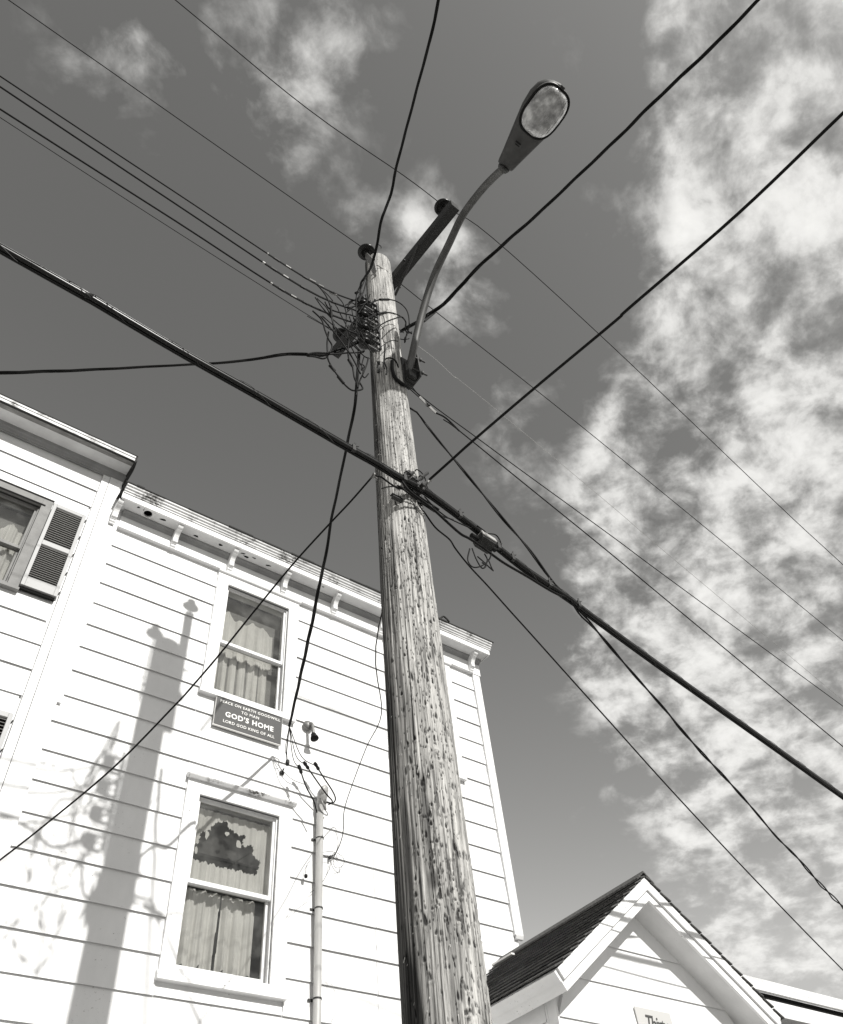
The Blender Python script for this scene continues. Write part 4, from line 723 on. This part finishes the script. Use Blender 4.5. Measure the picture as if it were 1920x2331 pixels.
# secondary wires to the right of the bracket
AD=Vector((2.16,2.40,6.93))
wire('power_wire','upper of two close parallel wires running right from the lamp bracket',extend([AD]+[atV(x,y,AD,DG(5)) for x,y in [(937,884),(995,930),(1078.6,991),(1188,1071.5),(1400,1225.6),(1520,1315),(1920,1608)]],20,.8),.0042)
wire('power_wire','lower of two close parallel wires running right from the lamp bracket',extend([atV(1010,955,AD,DG(4))]+[atV(x,y,AD,DG(4)) for x,y in [(1044,979),(1188,1096),(1378,1250),(1520,1368),(1920,1700)]],20,.8),.0048)
wire('telephone_wire','pale thin wire starting beside the lamp arm and running to the right edge',extend([atV(x,y,(2.2,2.5,0),DG(4.5)) for x,y in [(944,782),(953,788),(992,818),(1035,858.4),(1045,864),(1145,945),(1400,1158),(1520,1261),(1920,1595)]],20,.8),.0019,'lightwire')
DE=thing('strain_clamp','flat metal strain clamp and wedge on the wires right of the lamp bracket','clamp',atV(965,912,AD,DG(5)))
a_=atV(955,903,AD,DG(5)); b_=atV(993,940,AD,DG(5)); dd=(b_-a_).normalized(); mt_=Matrix.Translation(a_.lerp(b_,.5))@dd.to_track_quat('X','Z').to_matrix().to_4x4(); hl_=(b_-a_).length/2
obj('plate',MB().box(-hl_,hl_,-.004,.004,-.022,.022,mt_),M['steel'],DE,bevel=.002); obj('bolt',MB().lathe([(-.01,.012),(.012,.012)],a_.lerp(b_,.5),(mt_.to_3x3()@Vector((0,1,0))),6).tube([a_.lerp(b_,.5)+Vector((0,0,-.02)),a_.lerp(b_,.5)+Vector((0,-.02,-.035))],.008,6),M['dsteel'],DE)
obj('link',MB().tube([AD+Vector((0,0,-.05)),a_+Vector((0,0,-.012))],.004,6).tube(spline([AD,atV(936,878,AD,DG(5)),a_+Vector((0,0,.02)),b_+Vector((0,0,.03))],5),.0045,6).tube(spline([b_,atV(1010,948,AD,DG(5)),atV(1025,960,AD,DG(5)),atV(1046,981,AD,DG(5))],5),.007,6),M['wire'],DE)
obj('shoe',MB().tube([atV(921,866,AD,DG(5)),atV(934,884,AD,DG(5))],.02,8).tube([atV(905,872,AD,DG(5)),atV(926,882,AD,DG(5))],.014,8),M['black'],DE)
# wire from behind the pole down to the wall by the conduit
wp=[Vector((2.12,2.62,5.35)),Vector((2.3,3.2,4.99))]+[atY(x,y,Y_) for x,y,Y_ in [(869,1624,4.35),(835,1700,4.95),(802,1787,5.5),(784,1845,5.76),(781,1898,5.84),(767,1938,5.87),(752,1952,YW-.03)]]
ph_=wire('telephone_wire','thin black wire dropping behind the pole to a coil on the wall beside the pipe',wp,.0042,'cable')
ql=lambda pts:[atY(350+x*.2994,1700+y*.2994,YW-.028-.006*(i%3)) for i,(x,y) in enumerate(pts)]
wc=thing('wire_coil','small coil of thin wire hooked on the wall right of the pipe','wire',atY(753,1951,YW-.02))
for lp in ([(1345,840),(1380,805),(1430,830),(1450,870),(1430,910),(1390,920),(1365,880),(1380,810)],[(1345,850),(1260,835)],[(1255,815),(1300,800),(1370,800),(1400,850)],[(1345,850),(1335,930),(1290,1020),(1255,1080)],[(1190,870),(1165,900),(1155,960)],[(1345,870),(1370,930),(1410,960),(1415,925)],[(1185,1150),(1090,1220),(1010,1290)],[(1220,1090),(1190,1110)],[(1240,1640),(1330,1760),(1390,1900),(1395,2000),(1350,2090)]):
    obj('strand',MB().tube(spline(ql(lp),6),.0022 if lp[0][1]<1400 else .0012,5),M['wire'] if lp[0][1]<1100 else M['lightwire'],wc,True)
obj('staple',MB().box(*(lambda p:(p.x-.008,p.x+.008,p.y-.01,YW-.003,p.z-.012,p.z+.012))(atY(753,1951,YW-.03))),M['dsteel'],wc)
p=atY(696.5,1990,YW-.04); obj('plug',MB().lathe([(0,.008),(.01,.016),(.03,.014),(.035,.004)],p,(0,-.2,-1),8),M['black'],wc)

# tangle of jumpers round the rack, each a wire of its own
cA=lambda x,y:(700+x*.2016,520+y*.2016)
TG=[ # (pixels in the crop, plane Y, radius, sleeve at (i))
 ([(120,640),(210,760),(265,900),(275,1010),(310,1140)],2.30,.005),([(110,640),(240,760),(330,880),(370,960),(460,1130)],2.46,.004),([(340,770),(400,840),(435,940),(440,1040),(430,1130)],2.40,.004),
 ([(90,780),(160,880),(260,1000),(400,1120),(430,1150)],2.34,.0045),([(110,790),(220,900),(300,1080),(330,1200)],2.36,.004),([(60,930),(160,1030),(200,1150),(240,1250),(280,1330),(250,1410)],2.30,.0055),
 ([(150,990),(250,1110),(340,1220),(450,1370),(520,1480),(600,1640)],2.33,.0055),([(170,990),(300,1100),(420,1220),(540,1340),(640,1440),(700,1470)],2.42,.0045),([(270,880),(270,960),(290,1060),(300,1180)],2.33,.006),
 ([(240,1170),(225,1290),(230,1420),(235,1480),(280,1570),(350,1670),(410,1750),(490,1820),(560,1830),(625,1810),(595,1745)],2.38,.0058),([(240,1420),(340,1418),(450,1405),(560,1400),(640,1380)],2.36,.006),
 ([(0,1420),(80,1405),(160,1405),(235,1415)],2.36,.006),([(0,1440),(90,1450),(170,1470),(215,1455),(240,1420)],2.37,.006),([(470,1260),(460,1370),(470,1480),(510,1560),(530,1680),(560,1750),(570,1800)],2.35,.006),
 ([(440,1150),(470,1280),(540,1420),(600,1530),(630,1600),(625,1660),(650,1685),(690,1640)],2.37,.0045),([(640,1450),(620,1520),(610,1600),(640,1570),(635,1545),(580,1520)],2.36,.004),([(690,1460),(670,1540),(630,1640),(590,1730),(550,1890)],2.38,.005),
 ([(430,960),(500,900),(560,850),(600,700),(660,560),(690,500)],2.40,.0045),([(545,850),(560,740),(600,640),(650,540)],2.36,.0045),([(560,850),(610,760),(640,700),(665,600)],2.34,.005),
 ([(555,720),(552,900),(555,1080),(540,1150),(490,1165),(440,1140)],2.31,.0045),([(460,870),(500,840),(540,860),(480,830),(460,880),(480,890),(560,870)],2.34,.004),([(420,965),(480,975),(560,1000),(650,1020),(720,1010)],2.38,.005),
 ([(700,860),(740,830),(820,805),(920,803),(1000,820),(1080,870),(1130,940),(1150,1040),(1145,1130),(1120,1200),(1105,1280)],2.27,.0050),([(650,1030),(700,1005),(780,970),(880,950),(960,955),(1050,990),(1110,1050),(1115,1110),(1140,1160),(1180,1190)],2.27,.0048),
 ([(700,1170),(780,1120),(880,1060),(980,1020),(1070,1000),(1110,1060),(1105,1130),(1130,1180),(1180,1170)],2.26,.0050),([(690,870),(740,900),(810,940),(860,1000),(870,1060),(855,1150),(850,1240),(880,1290),(960,1265),(1020,1270)],2.31,.0026),
 ([(720,1010),(790,1050),(840,1110),(870,1150)],2.31,.0026),([(770,1390),(830,1340),(900,1290),(960,1262),(1025,1275)],2.31,.0028),([(880,1310),(875,1400),(870,1500),(900,1600),(890,1650)],2.30,.005),
 ([(870,1580),(860,1520),(890,1470),(950,1465),(1000,1500),(1030,1570)],2.27,.0055),([(1005,1100),(1040,1140),(1090,1180)],2.42,.003),([(1020,1240),(1060,1250),(1100,1255),(1150,1245)],2.40,.004),([(1130,1200),(1100,1240),(1100,1290)],2.33,.0045),
 ([(550,1180),(620,1260),(680,1330),(720,1400)],2.33,.004),([(520,1010),(560,1110),(600,1170),(640,1260),(620,1310)],2.35,.0045),([(500,1270),(560,1340),(620,1400),(650,1380)],2.34,.004),([(0,990),(90,1040),(180,1090),(270,1150)],2.6,.003),
 ([(200,830),(240,900),(330,940),(420,960)],2.32,.0055),([(380,1100),(430,1130),(500,1170),(560,1190)],2.33,.006),([(500,900),(520,1000),(560,1060)],2.34,.004),([(800,180),(830,200),(833,225)],2.36,.0035)]
rk=random.Random(77)
for k in range(16):
    x0,y0=rk.uniform(430,620),rk.uniform(840,1150); x1,y1=x0+rk.uniform(60,190),y0+rk.uniform(-160,260)
    TG.append(([(x0,y0),((x0+x1)/2+rk.uniform(-70,40),(y0+y1)/2+rk.uniform(-40,90)),(min(x1,715),y1)],rk.uniform(2.32,2.44),.0045))
for k,(pts,Y_,r_) in enumerate(TG):
    P=[atY(*cA(x,y),Y_+.012*math.sin(i*1.9+k)) for i,(x,y) in enumerate(pts)]
    lab={9:'long black jumper looping lowest below the rack and back up to the drop cable',23:'uppermost of three black jumpers arching across the lit face of the pole',24:'middle one of three black jumpers arching across the lit face of the pole',25:'lowest of three black jumpers arching across the lit face of the pole',30:'black jumper loop standing on the pole face beside the lamp bracket',20:'square-bent black jumper hanging straight down left of the spools'}.get(k)
    lab=lab or ('thin black jumper fanning down from the three covered wires left of the rack' if k in (0,1,2,3,4,5,6,7,8,35,36,38) else 'black jumper hanging in the snarl below and left of the rack' if k in (10,11,12,13,14,15,16,32,37) else 'short black jumper from the upward twisted cable to the top of the rack' if k in (17,18,19,21,22,39) else None)
    o_=tag(obj('jumper_wire',MB().tube(spline(P,6),r_*1.1,6),M['cable'],smooth=True),lab or 'short black jumper wire in the tangle left of the pole around the rack','wire','jumper wires tangled round the rack')
for k,(a,b,Y_) in enumerate([((820,803),(920,803),2.27),((790,968),(885,948),2.27),((735,1150),(810,1105),2.26),((250,1545),(310,1610),2.38),((345,1670),(410,1750),2.38),((465,1480),(510,1555),2.35),((575,830),(615,740),2.34),((545,730),(570,720),2.36),((20,575),(90,610),2.41),((120,635),(180,665),2.41),((255,720),(330,755),2.41),((265,900),(272,1000),2.32),((1320,1050),(1440,950),2.44)]):
    tag(obj('splice_sleeve',MB().tube([atY(*cA(*a),Y_),atY(*cA(*b),Y_)],.0105,10),M['steel'] if k in (8,9,10) else M['black']),{0:'black sleeve on the uppermost jumper crossing the pole face',1:'black sleeve on the middle jumper crossing the pole face',2:'black sleeve on the lowest jumper crossing the pole face',12:'long black sleeve at the end of the thick cable right of the lamp arm'}.get(k,'small cylindrical sleeve on a wire in the tangle left of the pole'),'wire sleeve','splice sleeves on the jumper wires')
# hardware on the pole face
HW=thing('pole_hardware','cluster of bolts, clamps and straps on the pole where the thick bundle passes','clamp',on_pole(-2.1,5.5))
for (x,y,l) in [(932,1082,.05),(947,1097,.07),(958,1088,.10),(963,1105,.05),(926,1078,.03),(940,1092,.04)]:
    p=atY(x,y,2.29); obj('bolt',MB().tube([p,p+Vector((l*.55,-.01,l*.8))],.011,8).lathe([(0,.019),(.014,.019)],p,(.5,0,.8),6),M['dsteel'],HW)
obj('suspension_clamp',MB().box(2.005,2.06,2.272,2.335,5.435,5.485).tube([(2.03,2.335,5.47),(2.03,2.24,5.44)],.014,8),M['dsteel'],HW,bevel=.01)
p=atX(850,1083,1.85); obj('eye_ring',MB().tube([p+Vector((0,.018*math.cos(a*.7),.018*math.sin(a*.7))) for a in range(10)],.0055,6).tube([p+Vector((.05,.01,0)),p],.007,6),M['steel'],HW)
p=atX(968,1105,2.175); obj('eye_ring',MB().tube([p+Vector((.018*math.cos(a*.7),0,.018*math.sin(a*.7))) for a in range(10)],.006,6).tube([p+Vector((-.06,.02,0)),p],.008,6).tube([p,p+Vector((.03,-.03,.05))],.012,8),M['steel'],HW)
for pts,r_ in (([(856,1083),(868,1086),(882,1096),(897,1106),(912,1112),(930,1113)],.006),([(870,1112),(885,1108),(902,1108),(925,1112)],.004),([(915,1112),(933,1118),(947,1130),(955,1150),(965,1165)],.005),([(920,1110),(940,1122),(953,1140),(960,1152)],.005),([(945,1072),(950,1069),(962,1078),(970,1095),(975,1118)],.004),([(925,1105),(955,1130),(985,1150),(1000,1160)],.006),([(905,1105),(930,1122),(960,1145),(990,1165)],.006)):
    P=[atY(x,y,2.31) for x,y in pts]; obj('tie_wire',MB().tube(spline(P,6),r_,8),M['cable'],HW,True)
p=atY(905,1130,2.34); obj('step_staple',MB().box(p.x-.04,p.x+.04,p.y-.008,p.y+.02,p.z-.003,p.z+.003).box(p.x-.035,p.x+.04,p.y-.007,p.y+.02,p.z-.02,p.z-.015),M['dsteel'],HW)
for a,z in ((-2.15,8.86),(-2.4,8.86)): pass
obj('lead_moulding',MB().tube(spline([on_pole(-2.35,z,.006) for z in (8.93,)]+[on_pole(-2.6+.1*i,8.90-.02*abs(i-3),.004) for i in range(8)],3),.0022,5),M['wire'],HW)
obj('bracket_cable',MB().tube(spline([on_pole(-1.95,7.05,.012),on_pole(-2.0,6.92,.016),on_pole(-1.9,6.80,.018),on_pole(-1.6,6.74,.02),on_pole(-1.25,6.76,.02)],6),.014,8),M['black'],HW,True)
obj('ground_block',MB().lathe([(0,.014),(.05,.014)],on_pole(-2.75,7.0,.0),(-.4,-.6,.5),8).tube([on_pole(-2.75,6.92,.01),on_pole(-2.65,6.99,.02)],.010,8),M['dsteel'],HW)
